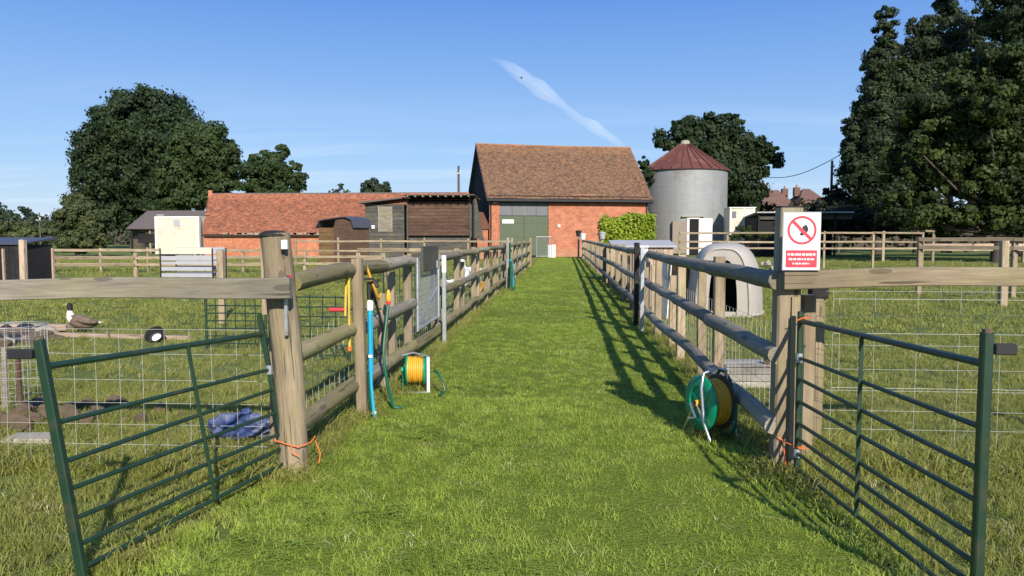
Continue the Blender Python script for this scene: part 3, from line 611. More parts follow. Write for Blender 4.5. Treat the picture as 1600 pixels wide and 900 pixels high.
# ------------------------------------------------------------------ tiled roofs
def tiled(parent, w_, L, origin, ux, us, mat, tw=.17, ch=.11, sag=0.05, name='roof_tiles'):
    """tiles on a slope: ux along the eave, us up the slope (unit vectors, parent's space)"""
    ux, us, o = Vector(ux), Vector(us), Vector(origin); nn = ux.cross(us).normalized()
    nc, nr = int(w_ / tw), int(L / ch); V, Fq, T = [], [], []
    for r_ in range(nr):
        for c in range(nc):
            x0 = (c + (.5 if r_ % 2 else 0)) * w_ / nc; x1 = min(w_, x0 + w_ / nc * .96)
            if x0 >= w_: continue
            s0, s1 = r_ * L / nr - .02, (r_ + 1) * L / nr; lift = .035 + random.uniform(-.008, .012)
            dz = -sag * math.sin(PI * x0 / w_) * (.5 + .5 * math.sin(PI * s0 / L)) + .02 * math.sin(x0 * 1.3 + s0)
            q = o + nn * dz; k = len(V)
            A, B = q + ux * x0 + us * s0 + nn * lift, q + ux * x1 + us * s0 + nn * lift; C, D = q + ux * x1 + us * s1 + nn * .012, q + ux * x0 + us * s1 + nn * .012
            V += [A, B, C, D, A - nn * .03, B - nn * .03]; Fq += [(k, k + 1, k + 2, k + 3), (k + 4, k + 5, k + 1, k)]; t = random.random() * .85 + (.45 * random.random() if r_ > nr * .84 else 0) + (.5 if random.random() < .04 else 0); T += [t, t]
    ob = link(name, npmesh(name, V, Fq, T), mat, parent); ob['kind'] = 'stuff'; return ob

# ------------------------------------------------------------------ barn
TH = R(15.6); FL = at(765, 400, 60); FL.z = 0; L_ = 13.1
ct, st = math.cos(TH), math.sin(TH)
def bs(px):                       # distance along the barn front for a photo column
    k = (px - 881) / F * math.cos(0); return (-FL.x + k * FL.y) / (ct - st * k)
def bz(px, py): s = bs(px); return at(px, py, FL.y + s * st).z
barn = thing('barn', 'large brick barn with mossy tiled roof and tall green doors at the path end', 'barn', FL, TH)
EZ, RZ, D2 = at(765, 304, 60).z, 9.3, 5.0; rise = 0.18
d0, d1 = bs(781), bs(857); dzt = bz(820, 309)
b = MB(); b.box(0, d0, 0, .35, 0, EZ).box(d1, L_, 0, .35, 0, EZ + .1); b.box(d0, d1, 0.004, .35, dzt, EZ + .03)
b.done('front_wall', M['brick'], barn)
b = MB(); b.prism([(.355, 0), (2 * D2, 0), (2 * D2, EZ), (D2, RZ - .15), (.355, EZ)], 'x', L_ - .35, L_); b.box(0, L_ - .36, 2 * D2 - .35, 2 * D2, 0, EZ - .01); b.done('rear_wall', M['brick'], barn)
b = MB(); nb = 26
for i in range(nb):
    y0, y1 = i * 2 * D2 / nb + .36 * (i == 0), (i + 1) * 2 * D2 / nb - .015; zt = lambda y: EZ + (RZ - EZ - .15) * (1 - abs(y - D2) / D2)
    b.prism([(y0, 0), (y1, 0), (y1, zt(y1)), (y0, zt(y0))], 'x', -.0 - (.02 if i % 2 else 0.03), .12)
b.done('boarded_gable', M['dark_board'], barn)
# roof slabs
ov = .38; run = D2 + ov; sl = math.hypot(D2, RZ - EZ); us = Vector((0, D2, RZ - EZ)).normalized(); dn = us * (ov * sl / D2)
for nm, y_, u in (('roof', 0, us), ('roof', 2 * D2, Vector((0, -us.y, us.z)))):
    o0 = Vector((-.3, y_, EZ)) - u * (ov * sl / D2); ln = sl + ov * sl / D2; nn = Vector((1, 0, 0)).cross(u); nn = nn if nn.z > 0 else -nn
    e = Vector((L_ + .6, 0, 0)); top = o0 + u * ln; vs = [o0, o0 + e, top + e, top]; vs += [v - nn * .09 for v in vs]
    rs_ = pydata('roof', vs, [(0, 1, 2, 3), (7, 6, 5, 4), (0, 4, 5, 1), (1, 5, 6, 2), (2, 6, 7, 3), (3, 7, 4, 0)], M['roof_grey'], barn)
    if y_ == 0: tiled(rs_, L_ + .6, ln, o0 + nn * .075, (1, 0, 0), u, M['tiles_barn'], .17, .115)
b = MB()
for i in range(34):
    x = -.3 + i * (L_ + .6) / 34; b.tube([(x + .01, D2, RZ + .02 - .05 * math.sin(PI * i / 34)), (x + (L_ + .6) / 34, D2, RZ + .03 - .05 * math.sin(PI * i / 34))], .13, 8)
b.done('ridge_tile', M['terracotta'], barn, smooth=True)['kind'] = 'stuff'
b = MB(); b.box(-.3, L_ + .3, -.56, -.42, EZ - .52, EZ - .33).done('gutter_shade_strip', M['black'], barn); MB().box(-.28, L_ + .28, -.36, -.30, EZ - .60, EZ - .42).done('fascia', M['dark_board'], barn)  # black gutter deepened and dark fascia added as a painted shadow line at the eave
b = MB(); b.box(.01, L_ - .01, -.32, -.02, EZ - .10, EZ - .06).done('soffit', M['dark_board'], barn)
bar('downpipe', (.10, -.07, 0), (.10, -.07, EZ - .3), .05, M['black'], barn)
bar('downpipe', (L_ - .1, -.07, 0), (L_ - .1, -.07, EZ - .3), .05, M['black'], barn)
# doors
zu = bz(820, 337); mid = (d0 + d1) / 2
for a, c in ((d0 + .02, mid - .012), (mid + .012, d1 - .02)):
    n = 8; dr = MB().box(a, c, .07, .12, 0.05, zu - .02).done('door', M['green_door'], barn)
    for i in range(n): MB().box(a + (c - a) * i / n + .006, a + (c - a) * (i + 1) / n - .006, .05, .069, .06, zu - .03).done('plank', M['green_door'], dr)
    for z in (.5, 1.6, 2.7): MB().box(a + .05, c - .05, .03, .049, z, z + .13).done('ledge', M['green_door'], dr)
for i in range(4):
    a = d0 + .02 + (d1 - d0 - .04) * i / 4; MB().box(a + .015, a + (d1 - d0) / 4 - .02, .06, .11, zu + .03, dzt - .02).done('fanlight_panel', M['grey_panel'], barn)
MB().box(d0, d1, .02, .13, zu - .015, zu + .025).done('transom', M['slate_board'], barn)
MB().box(mid - .03, mid + .03, .03, .14, zu + .026, dzt).done('mullion', M['grey_wood'], barn)
a, c = bs(785), bs(803); MB().box(a, c, .015, .028, bz(794, 349), bz(794, 343)).done('notice_plate', M['sign_white'], barn)
lx, lz = bs(773), bz(773, 315); lm = MB().box(lx - .16, lx + .16, -.22, -.002, lz - .12, lz + .18, .02).done('wall_lamp', M['cream'], barn)
lx, lz = bs(819), bz(819, 313); lm = MB().box(lx - .14, lx + .14, -.26, -.06, lz - .1, lz + .14, .02).box(lx - .03, lx + .03, -.06, .004, lz, lz + .06).done('floodlight', M['black'], barn)
lx, lz = bs(873), bz(873, 353); MB().box(lx - .12, lx + .12, -.1, -.002, lz - .14, lz + .14, .02).done('alarm_box', M['cream'], barn)
# iron tie plate, cross shaped
lx, lz = bs(908), bz(908, 338); MB().box(lx - .03, lx + .03, -.03, -.002, lz - .45, lz + .35).box(lx - .35, lx - .031, -.03, -.002, lz - .03, lz + .03).box(lx + .031, lx + .35, -.03, -.002, lz - .03, lz + .03).done('tie_plate', M['terracotta'], barn)
# things standing at the barn
g0 = at(862, 401, 59.3); t = thing('white_board', 'upright white board leaning by the right edge of the green barn doors', 'board', (g0.x, 59.3, 0), TH)
MB().box(-.30, .30, -.03, .01, 0.0, .95, .01).done('panel', M['white'], t); MB().box(-.33, .33, -.04, .02, .951, .99).done('top_rail', M['white'], t)
g0 = at(838, 401, 58.6); t = thing('mesh_gate', 'small grey mesh gate standing open before the green barn doors', 'gate', (g0.x, 58.6, 0), 0.1)
for x in (0, 1.15): bar('upright', (x, 0, 0), (x, 0, 1.62), .028, M['galv'], t)
for z in (.12, 1.6): bar('crossbar', (0, 0, z), (1.15, 0, z), .022, M['galv'], t)
wires('mesh', [((x, 0, .12), (x, 0, 1.6)) for x in np.arange(.08, 1.15, .1)] + [((0, 0, z), (1.15, 0, z)) for z in np.arange(.22, 1.6, .12)], .005, M['galv'], t)

# ------------------------------------------------------------------ silo
SY = 74.0; sc0 = at(1068.5, 370, SY); SR = 63.5 / F * SY
silo = thing('silo', 'round pale grey silo with rust red conical roof behind the barn corner', 'silo', (sc0.x, SY, 0))
zt = at(1073, 262, SY - SR).z; b = MB(); prof = []; nr = 10
for i in range(nr + 1):
    z = zt * i / nr; prof += [(SR, z + .0), (SR, z + zt / nr - .05), (SR + .008, z + zt / nr - .045), (SR + .008, z + zt / nr - .005)] if i < nr else [(SR, z)]
b.lathe(prof, 56).done('wall', M['concrete'], silo, smooth=True)
b = MB()
for i in range(14):
    a = 2 * PI * i / 14 + .1; b.box(-.015, .015, -SR - .010, -SR + .01, .0, zt - .05)
    bmesh.ops.rotate(b.b, verts=[v for v in b.b.verts][-8:], cent=(0, 0, 0), matrix=Matrix.Rotation(a, 3, 'Z'))
b.done('seam', M['concrete'], silo)
za = at(1073, 226, SY).z; nseg = 28
for i in range(nseg):
    a0, a1 = 2 * PI * i / nseg, 2 * PI * (i + 1) / nseg; r0 = SR + .16; e0 = Vector((r0 * math.cos(a0), r0 * math.sin(a0), zt - .02)); e1 = Vector((r0 * math.cos(a1), r0 * math.sin(a1), zt - .02))
    t0 = Vector((.45 * math.cos(a0), .45 * math.sin(a0), za)); t1 = Vector((.45 * math.cos(a1), .45 * math.sin(a1), za)); dz = Vector((0, 0, .05)); am = (a0 + a1) / 2; rd = Vector((math.cos(a0), math.sin(a0), 1.5)) * .05
    vs = [e0, e1, t1, t0, e0 - dz, e1 - dz, t1 - dz, t0 - dz]; q = e0.lerp(e1, .12); q2 = t0.lerp(t1, .12); vs += [e0 + rd, q + rd, q2 + rd, t0 + rd, q + dz * 0, q2 + dz * 0]
    pydata('roof_sheet', vs, [(0, 1, 2, 3), (7, 6, 5, 4), (0, 4, 5, 1), (1, 5, 6, 2), (2, 6, 7, 3), (3, 7, 4, 0), (8, 9, 10, 11), (9, 12, 13, 10), (0, 8, 11, 3)], M['rust_roof'], silo)
MB().lathe([(.0, za + .42), (.26, za + .40), (.42, za + .30), (.45, za + .05), (.52, za - .03), (0, za - .03)], 16).done('roof_cap', M['stone'], silo, smooth=True)
MB().lathe([(SR + .04, zt - .10), (SR + .15, zt - .10), (SR + .15, zt - .075), (SR + .04, zt - .075)], 56).done('eave_ring', M['dark_board'], silo)
dx = at(1084, 370, SY - SR).x - sc0.x; dzz = at(1086, 342, SY - SR).z; yf = -math.sqrt(SR ** 2 - dx ** 2) - .06
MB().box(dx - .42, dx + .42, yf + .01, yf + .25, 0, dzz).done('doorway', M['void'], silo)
for x0, x1, z0, z1 in ((dx - .62, dx - .42, 0, dzz + .1), (dx + .42, dx + .50, 0, dzz + .1), (dx - .42, dx + .42, dzz, dzz + .1)): MB().box(x0, x1, yf - .06, yf + .015, z0, z1).done('door_frame', M['white_door'], silo)
dr = MB().box(dx + .51, dx + 1.60, yf - .12, yf - .07, .06, dzz + .05).done('door', M['white_door'], silo)
for z in (.5, 1.5, 2.5): MB().box(dx + .55, dx + 1.56, yf - .15, yf - .121, z, z + .12).done('ledge', M['white_door'], dr)
MB().box(dx - 1.9, dx - .63, yf - .02, yf + .35, .1, dzz - .2).done('patch_panel', M['patch'], silo)
MB().box(dx - 1.1, dx + .9, yf - .12, yf + .30, dzz + .17, dzz + .27).done('lintel', M['stone'], silo)

# ------------------------------------------------------------------ long low tiled building
p0 = at(319, 385, 58); lw = thing('tiled_outbuilding', 'long low brick outbuilding with orange red tiled roof', 'outbuilding', (p0.x, 58, 0))
W2 = at(745, 385, 58).x - p0.x; ez = at(400, 363, 58 - .3).z; RD = 3.6; rz_ = at(400, 304, 58 + RD).z
b = MB(); b.box(0, W2, 0, .3, 0, ez - .02); b.box(0, W2, 2 * RD - .3, 2 * RD, 0, ez - .02); b.done('long_wall', M['brick_orange'], lw)
for x in (0, W2 - .3): MB().prism([(.301, 0), (2 * RD - .301, 0), (2 * RD - .301, ez), (RD, rz_ - .12), (.301, ez)], 'x', x, x + .3).done('gable_wall', M['brick_orange'], lw)
sl = math.hypot(RD, rz_ - ez); us = Vector((0, RD, rz_ - ez)).normalized()
for y_, u in ((0, us), (2 * RD, Vector((0, -us.y, us.z)))):
    ln = sl * 1.08; o0 = Vector((-.06, y_, ez)) - u * (sl * .08); nn = Vector((1, 0, 0)).cross(u); nn = nn if nn.z > 0 else -nn; e = Vector((W2 + .2, 0, 0)); top = o0 + u * ln
    vs = [o0, o0 + e, top + e, top]; vs += [v - nn * .08 for v in vs]
    rs_ = pydata('roof', vs, [(0, 1, 2, 3), (7, 6, 5, 4), (0, 4, 5, 1), (1, 5, 6, 2), (2, 6, 7, 3), (3, 7, 4, 0)], M['roof_grey'], lw)
    if y_ == 0: tiled(rs_, W2 + .2, ln, o0 + nn * .11, (1, 0, 0), u, M['tiles_low'], .19, .125, .08)
b = MB()
for i in range(60): b.tube([(W2 * i / 60 + .01, RD, rz_ + .03), (W2 * (i + 1) / 60, RD, rz_ + .04)], .11, 6)
b.done('ridge_tile', M['roof_grey'], lw)['kind'] = 'stuff'
b = MB()
for i in range(46):
    x = random.uniform(1.5, W2 * .55); b.box(x, x + random.uniform(.15, .5), -.36, -.25, ez - .14 - random.uniform(0, .06), ez - .04)
b.done('loose_mortar', M['stone'], lw)['kind'] = 'stuff'
MB().box(.0, .32, 1.2, 2.2, rz_ - 1.7, rz_ - 1.6).done('verge_brick', M['brick_orange'], lw)
MB().box(-.04, .28, RD - .25, RD + .25, rz_ - .1, rz_ + .35).done('gable_stack', M['brick_orange'], lw)

for ch in lw.children_recursive:                # the range stands on a skewed plan: its gables run back to the left
    for v in ch.data.vertices: v.co.x -= .33 * v.co.y
    ch.data.update()
# ------------------------------------------------------------------ sheds
def board_wall(parent, x0, x1, y, z0, z1, n, mat, th=.03, vertical=False, gap=.012):
    for i in range(n):
        if vertical: a, c = x0 + (x1 - x0) * i / n, x0 + (x1 - x0) * (i + 1) / n; MB().box(a + gap / 2, c - gap / 2, y - th - random.uniform(0, .01), y, z0, z1).done('board', mat, parent)
        else:
            a, c = z0 + (z1 - z0) * i / n, z0 + (z1 - z0) * (i + 1) / n; j = random.uniform(0, .012)
            MB().prism([(y - th - j, a), (y, a), (y, c), (y - th * .35 - j, c - gap)], 'x', x0, x1).done('board', mat, parent)
# slate coloured shed with a shuttered window
Y0 = 52.0; p = at(571, 385, Y0); q = at(632, 385, Y0); z1 = at(600, 318, Y0).z; z2 = at(636, 308, Y0).z
sh = thing('dark_shed', 'black weatherboarded shed with a shuttered window left of the open brown shed', 'shed', (p.x, Y0, 0)); wd = q.x - p.x
board_wall(sh, 0, wd, 0, 0, z1 - .05, 14, M['slate_board'])
MB().box(.02, wd - .02, .001, .12, 0, z1 - .06).box(.02, .14, .12, 3.4, 0, z1 - .06).box(wd - .14, wd - .02, .12, 3.4, 0, z1 - .06).done('side_wall', M['dark_board'], sh)
MB().prism([(-.35, z1 - .02), (wd + .0, z2 - .10), (wd + .0, z2), (-.35, z1 + .10)], 'y', -.45, 3.6).done('roof', M['roof_grey'], sh)
a, c = at(593, 350, Y0).x - p.x, at(612, 350, Y0).x - p.x; zb, zc = at(600, 362, Y0).z, at(600, 323, Y0).z
sht = MB().box(a, c, -.08, -.045, zb, zc).done('shutter', M['grey_rail'], sh); 
for x in (a - .07, c + .005): MB().box(x, x + .065, -.10, -.044, zb - .05, zc + .05).done('shutter_frame', M['grey_wood'], sh)
MB().box(at(583, 350, Y0).x - p.x - .1, at(583, 350, Y0).x - p.x + .13, -.14, -.05, at(583, 355, Y0).z - .12, at(583, 355, Y0).z + .14, .02).done('wall_box', M['white'], sh)
# open fronted brown shed
p = at(636, 385, Y0); q = at(741, 385, Y0); wd = q.x - p.x; zt_ = at(680, 303, Y0).z
sh = thing('open_shed', 'open brown boarded shelter with black band above and below its boards', 'shed', (p.x, Y0 + .0, 0))
MB().box(.02, wd - .02, 2.4, 2.5, 0, zt_ - .3).box(.02, .1, .05, 2.4, 0, zt_ - .3).box(wd - .1, wd - .02, .05, 2.4, 0, zt_ - .3).done('back_wall', M['dark_board'], sh)
za_, zb_ = at(680, 368, Y0).z, at(680, 315, Y0).z
board_wall(sh, .12, wd - .35, 0.02, za_, zb_, 10, M['brown_board'], .035)
MB().box(.11, wd - .34, .021, .08, za_, zb_).done('lining', M['dark_board'], sh)
board_wall(sh, .12, wd - .35, .25, .0, za_ - .05, 4, M['slate_board'], .03)
for x in (.0, wd - .34): beam('post', (x + .06, -.05, 0), (x + .06, -.05, zt_ - .2), .12, .12, M['slate_board'], sh)
MB().prism([(-.06, zt_ - .14), (-.9 + .001, zt_ - .14), (-.9, zt_ - .08), (3, zt_ - .22), (3, zt_ - .3)], 'x', -.1, wd + .1).done('roof', M['roof_grey'], sh)
for i in range(9): MB().box(.2 + i * wd / 9, .28 + i * wd / 9, -.88, 0, zt_ - .24, zt_ - .145).done('rafter', M['grey_wood'], sh)
MB().prism([(wd - .30, 1.6), (wd + .65, 1.3), (wd + .1, zt_ - .3), (wd - .25, zt_ - .3)], 'y', .3, .36).done('end_board', M['slate_board'], sh)
# lean to at the barn's gable
p = at(738, 385, 54); t = thing('lean_to', 'small tiled lean-to between the open shed and the barn', 'lean-to', (p.x, 54, 0))
z1, z2 = at(740, 358, 54).z, at(740, 338, 54).z
MB().box(.05, 1.1, 0, .2, 0, z1 - .03).done('wall', M['brick'], t); MB().prism([(-.15, z1), (1.25, z1), (.7, z2 + .3), (.1, z2 + .3)], 'y', -.1, .9).done('roof', M['tiles_low'], t)
beam('post', (.08, -.25, 0), (.08, -.25, z2 + .1), .1, .1, M['pink_wood'], t)
MB().box(-.12, .3, -.36, -.305, z2 - .25, z2 + .35).done('notice', M['felt'], t)
# small garden shed with gambrel roof
Y0 = 46; p = at(522, 385, Y0); zt_ = at(530, 341, Y0).z; ze = at(530, 355, Y0).z
sh = thing('garden_shed', 'small golden brown shed with dark barn-style roof in front of the long roof', 'shed', (p.x, Y0, 0), R(-22))
gw = 1.45
board_wall(sh, -1.15, .0, 0, 0, ze - .03, 8, M['gold_board'], .03)
MB().box(-1.14, -.02, .001, 1.6, 0, ze - .04).done('body', M['gold_board'], sh)
MB().prism([(0.001, 0), (gw, 0), (gw, ze), (gw - .16, zt_ - .16), (gw / 2, zt_ - .05), (.16, zt_ - .10), (.001, ze)], 'y', -.02, 1.58).done('gable_wall', M['brown_board'], sh)
for i, (u, v) in enumerate((((-1.3, ze - .05), (-1.0, zt_ - .15)), ((-1.0, zt_ - .15), (.3, zt_ + .0)), ((.3, zt_), (gw / 2 + .2, zt_ + .05)), ((gw / 2 + .2, zt_ + .05), (gw - .06, zt_ - .12)), ((gw - .06, zt_ - .12), (gw + .12, ze - .05)))):
    MB().prism([u, v, (v[0], v[1] + .05), (u[0], u[1] + .05)], 'y', -.15, 1.7).done('roof_panel', M['felt_dark'], sh)
# cream container
Y0 = 58; p, q = at(243, 385, Y0), at(312, 385, Y0); z1 = at(275, 338, Y0).z; wd = q.x - p.x
t = thing('cream_container', 'cream storage container standing left of the long tiled building', 'container', (p.x, Y0, 0))
MB().box(0, wd, 0, 2.4, .25, z1, .03).done('body', M['cream'], t)
MB().box(wd * .43, wd * .57, -.03, -.001, z1 - .75, z1 - .25).done('vent', M['felt'], t)
for x in (0.001, wd - .13): MB().box(x, x + .13, -.04, -.002, .26, z1 - .01).done('corner_post', M['white_door'], t)
MB().box(.14, wd - .14, -.035, -.002, z1 - .14, z1 - .02).done('top_rail', M['white_door'], t)
for i in range(12): MB().box(.2 + i * (wd - .4) / 12, .27 + i * (wd - .4) / 12, -.018, -.001, .35, z1 - .8).done('rib', M['cream'], t)
for x in (.3, wd - .7): MB().box(x, x + .4, .1, 2.2, 0, .25).done('skid', M['dark_board'], t)
beam('post', (wd + .15, -.1, 0), (wd + .15, -.1, z1 - .05), .12, .12, M['grey_wood'], t)
# low shed behind the container
Y0 = 72; p, q = at(205, 385, Y0), at(325, 385, Y0); z1, z2 = at(250, 356, Y0).z, at(250, 329, Y0 + 3.5).z; wd = q.x - p.x
t = thing('low_shed', 'low open shed with grey brown sheet roof behind the cream container', 'shed', (p.x, Y0, 0))
MB().prism([(-.35, z1 - .12), (3.5, z2 - .08), (7, z1 - .1), (7, z1), (3.5, z2), (-.35, z1)], 'x', -.2, wd + .2).done('roof', M['roof_grey'], t)
MB().prism([(0, 0), (.9, 0), (.4, z1)], 'y', 6.4, 6.5).box(.9, wd, 3.4, 3.6, 0, z1 - .1).done('back_wall', M['brick_orange'], t)
for i in range(5): x = .1 + i * (wd - .3) / 4; beam('post', (x, .0, 0), (x, .0, z1 - .13), .16, .16, M['pink_wood'] if i == 1 else M['dark_board'], t)
MB().box(wd * .1, wd * .42, -.1, -.04, 1.0, 1.9).done('boarding', M['dark_board'], t)
MB().box(wd * .33, wd * .42, .2, .5, z2 - .6, z2 - .5).done('shelf', M['felt'], t)
MB().prism([(1.2, z1 + .55), (2.2, z1 + 1.0), (2.2, z1 + 1.07), (1.2, z1 + .62)], 'x', wd * .40, wd * .55).done('rooflight', M['felt_dark'], t)
# cream container right of the silo
Y0 = 68; p, q = at(1139, 385, Y0), at(1179, 385, Y0); z1 = at(1150, 324, Y0).z; wd = q.x - p.x
t = thing('cream_trailer', 'pale yellow cabin standing just right of the silo', 'cabin', (p.x, Y0, 0))
MB().box(0, wd, 0, 2.4, .2, z1 - .05, .02).done('body', M['cream'], t); MB().box(-.05, wd + .05, -.08, 2.5, z1 - .049, z1 + .02).done('roof', M['white_door'], t)
for x in (.05, wd * .55, wd - .15): MB().box(x, x + .1, -.03, -.001, .2, z1 - .06).done('batten', M['white_door'], t)
MB().box(.22, .55, -.04, -.001, z1 - .9, z1 - .35).done('window', M['grey_panel'], t); MB().box(.1, wd - .1, .1, 2.3, 0, .2).done('plinth', M['dark_board'], t)
# long dark open barn on the right
Y0 = 64; p, q = at(1181, 385, Y0), at(1330, 385, Y0); z1 = at(1200, 331, Y0).z; wd = q.x - p.x
t = thing('dark_barn', 'low black open-fronted shelter behind the red and white sign', 'shelter', (p.x, Y0, 0))
MB().prism([(-.5, z1), (5, z1 - .35), (5, z1 - .45), (-.5, z1 - .1)], 'x', -.1, wd).done('roof', M['felt'], t)
MB().box(0, wd, 4.5, 4.6, 0, z1 - .5).box(0, .1, 0, 4.5, 0, z1 - .46).done('back_wall', M['dark_board'], t); MB().box(.11, wd, -.05, .0, z1 - .62, z1 - .3).done('fascia', M['slate_board'], t)
MB().box(.11, wd * .5, .02, .08, 0, z1 - .75).done('boarding', M['dark_board'], t)
for i in range(5): x = .15 + i * wd / 5; beam('post', (x, -.12, 0), (x, -.12, z1 - .12), .14, .14, M['dark_board'], t)

# ------------------------------------------------------------------ far houses, poles
def house(label, px0, px1, eave, ridge, Y0, mat, hip=.28, chim=(.5,), group='far brick houses on the right'):
    p, q = at(px0, 385, Y0), at(px1, 385, Y0); z1, z2 = at(px0, eave, Y0).z, at(px0, ridge, Y0 + 4).z; wd = q.x - p.x
    t = thing('house', label, 'house', (p.x, Y0, 0), 0, group); MB().box(0, wd, 0, 8, 0, z1).done('wall', M['brick'], t)
    h = wd * hip; vs = [(-.3, -.3, z1), (wd + .3, -.3, z1), (wd + .3, 8.3, z1), (-.3, 8.3, z1), (h, 4, z2), (wd - h, 4, z2)]; mat = mat
    rf = pydata('roof', vs, [(0, 1, 5, 4), (1, 2, 5), (2, 3, 4, 5), (3, 0, 4), (3, 2, 1, 0)], mat, t)
    for c in chim: ch = MB().box(wd * c - .45, wd * c + .45, 3.5, 4.5, z2 - 1.2, z2 + .2).done('chimney', M['far_roof'], rf); MB().lathe([(.16, 0), (.13, .45), (0, .45)], 8, c=(wd * c, 4, z2 + .2)).done('chimney_pot', M['terracotta'], rf)
    for i in range(3):
        x = wd * (.2 + .3 * i); f = MB().box(x - .6, x + .6, -.06, -.001, z1 - 1.7, z1 - .4).done('window', M['white_door'], t); MB().box(x - .5, x + .5, -.075, -.061, z1 - 1.6, z1 - .5).done('pane', M['grey_panel'], f)
    return t
M['far_roof'] = plain('far_brown_roof_tiles', (0.15, 0.085, 0.065), .9, 0, .25, 1)
house('far house with the taller chimneys, left of the pair beside the wide dark tree', 1190, 1240, 322, 297, 125, M['far_roof'], .3, (.25, .9))
house('far house right of the pair, its hipped roof next to the telegraph pole', 1248, 1292, 318, 295, 122, M['far_roof'], .38, (.15,))
house('tiny far white house between the shrub and the low shed', 172, 190, 346, 339, 165, M['roof_grey'], .2, (), None).children[0].data.materials[0] = M['white_door']
def pole(label, px, top, Y0, cross=False, r=.14):
    p = at(px, 370, Y0); h = at(px, top, Y0).z; t = thing('telegraph_pole', label, 'pole', (p.x, Y0, 0)); MB().tube([(0, 0, -.1), (0, 0, h)], [r, r * .75], 10).done('shaft', M['pole_wood'], t, smooth=True)
    MB().box(-.22, .22, -.2, -.13, h - .75, h - .62).done('bracket', M['galv'], t)
    MB().lathe([(.05, h - .6), (.05, h - .45), (0, h - .43)], 8, c=(.15, -.16, 0)).done('insulator', M['white'], t); return t
pole('telegraph pole standing between far houses and the poplars', 1297, 251, 86, r=.17)
pole('plain pole rising behind the long roof just left of the barn', 717, 259, 68, r=.13)
pole('thin pale pole among the bushes at the far left', 63, 332, 66, r=.07)
a, c = at(1190, 276, 125), at(1330, 232, 80); n = 14; pts = [a.lerp(c, i / n) + Vector((0, 0, -1.2 * math.sin(PI * i / n))) - a for i in range(n + 1)]
prop(MB().tube(pts, .045, 4).done('overhead_wire', M['black'], None, Matrix.Translation(a)), 'overhead wire running from the wide dark tree up to the poplars', 'cable')

# ------------------------------------------------------------------ path fences
LX, RX = -1.84, 1.41
def zl(y): return 0
fl = thing('path_fence', 'three rail timber fence along the left side of the path', 'fence', (LX, 5.2, 0))
lp = [5.12, 6.75, 7.75, 9.3, 11.25, 13.6, 16.2, 18.8, 21.2, 24, 27, 30, 33, 37, 41.5]
def loc(x, y, z, o): return (x - o[0], y - o[1], z)
o_ = (LX, 5.2)
hz = [1.295, .78, .27]
for i, (y0, y1) in enumerate(zip(lp, lp[1:])):
    if i == 3:            # opening filled by the wire gate: only the bottom rail runs on
        beam('rail', loc(LX, y0, hz[2], o_), loc(LX, y1, hz[2] - .02, o_), .06, .12, M['rail'], fl, 'half', wob=.009); continue
    for j, z in enumerate(hz):
        z0 = z + random.uniform(-.015, .015); z1 = z + random.uniform(-.015, .015); w_ = .135 if y0 < 12 else .12
        beam('rail', loc(LX + .01, y1 - .012, z1, o_), loc(LX + .01, y0 + (.0 if i == 0 else .0), z0, o_), w_ * .62, w_, M['rail'] if random.random() < .65 else M['grey_rail'], fl, 'half', wob=.010)
for i, y in enumerate(lp[3:]):
    beam('post', loc(LX - .07, y, -.05, o_), loc(LX - .07, y, 1.36 + random.uniform(-.03, .06), o_), .10, .10, random.choice([M['tan'], M['post']]), fl)
# pale square uprights between the posts, behind the rails
for y in (8.7, 12.5, 14.9, 17.5, 20, 22.6, 25.5, 28.5, 31.5, 35, 39):
    beam('post', loc(LX - .13, y, -.05, o_), loc(LX - .13, y, 1.16 + random.uniform(-.12, .12), o_), .08, .08, M['tan'], fl)
beam('post', loc(-1.775, 6.62, -.05, o_), loc(-1.80, 6.62, 1.41, o_), .09, .085, M['tan'], fl, label='pale square post on the path side of the rails')
beam('post', loc(-1.86, 7.75, -.05, o_), loc(-1.86, 7.75, 1.02, o_), .10, .10, M['post'], fl, 'round')
beam('post', loc(-1.72, 23.6, -.05, o_), loc(-1.72, 23.6, 1.58, o_), .10, .10, M['grey_wood'], fl)
beam('post', loc(-1.80, 41.6, -.05, o_), loc(-1.80, 41.6, 1.55, o_), .13, .13, M['tan'], fl)
netting(fl, loc(LX - .19, 5.4, 0, o_), loc(LX - .19, 41, 0, o_), .15, r=.002)
for y in (5.35, 6.62, 7.75, 9.25):
    for z in hz:
        for dz in (-.025, .028): MB().lathe([(.006, 0), (.006, .003), (0, .004)], 8, 'x').done('nail', M['black'], fl, Matrix.Translation(loc(LX + .055, y + dz * .4 + .09, z + dz, o_)))
# white-capped post in the distance
fr = thing('path_fence', 'three rail timber fence along the right side of the path', 'fence', (RX, 5.5, 0)); o_ = (RX, 5.5)
rp = [5.26] + [7.55 + 2.38 * k for k in range(22)]
for i, (y0, y1) in enumerate(zip(rp, rp[1:])):
    for j, z in enumerate([1.30, .80, .31]):
        z0, z1 = z + random.uniform(-.012, .012), z + random.uniform(-.012, .012)
        # flat face to the posts, round face to the path
        beam('rail', loc(RX, y0, z0, o_), loc(RX, y1 - .012, z1, o_), .085, .13, M['grey_rail'], fr, 'half', wob=.009)
for y in rp[1:]:
    beam('post', loc(RX + .095, y, -.05, o_), loc(RX + .095, y, 1.38 + random.uniform(-.04, .04), o_), .10, .10, M['tan'], fr)
for y in (8.7, 11.0, 13.3, 14.6, 17, 19.5, 21.8, 24.2, 26.6, 29, 32, 36, 40): beam('post', loc(RX + .14, y, -.05, o_), loc(RX + .14, y, 1.12 + random.uniform(-.1, .2), o_), .09, .06, M['tan'], fr)
netting(fr, loc(RX + .21, 5.6, 0, o_), loc(RX + .21, 57, 0, o_), .15, r=.002)
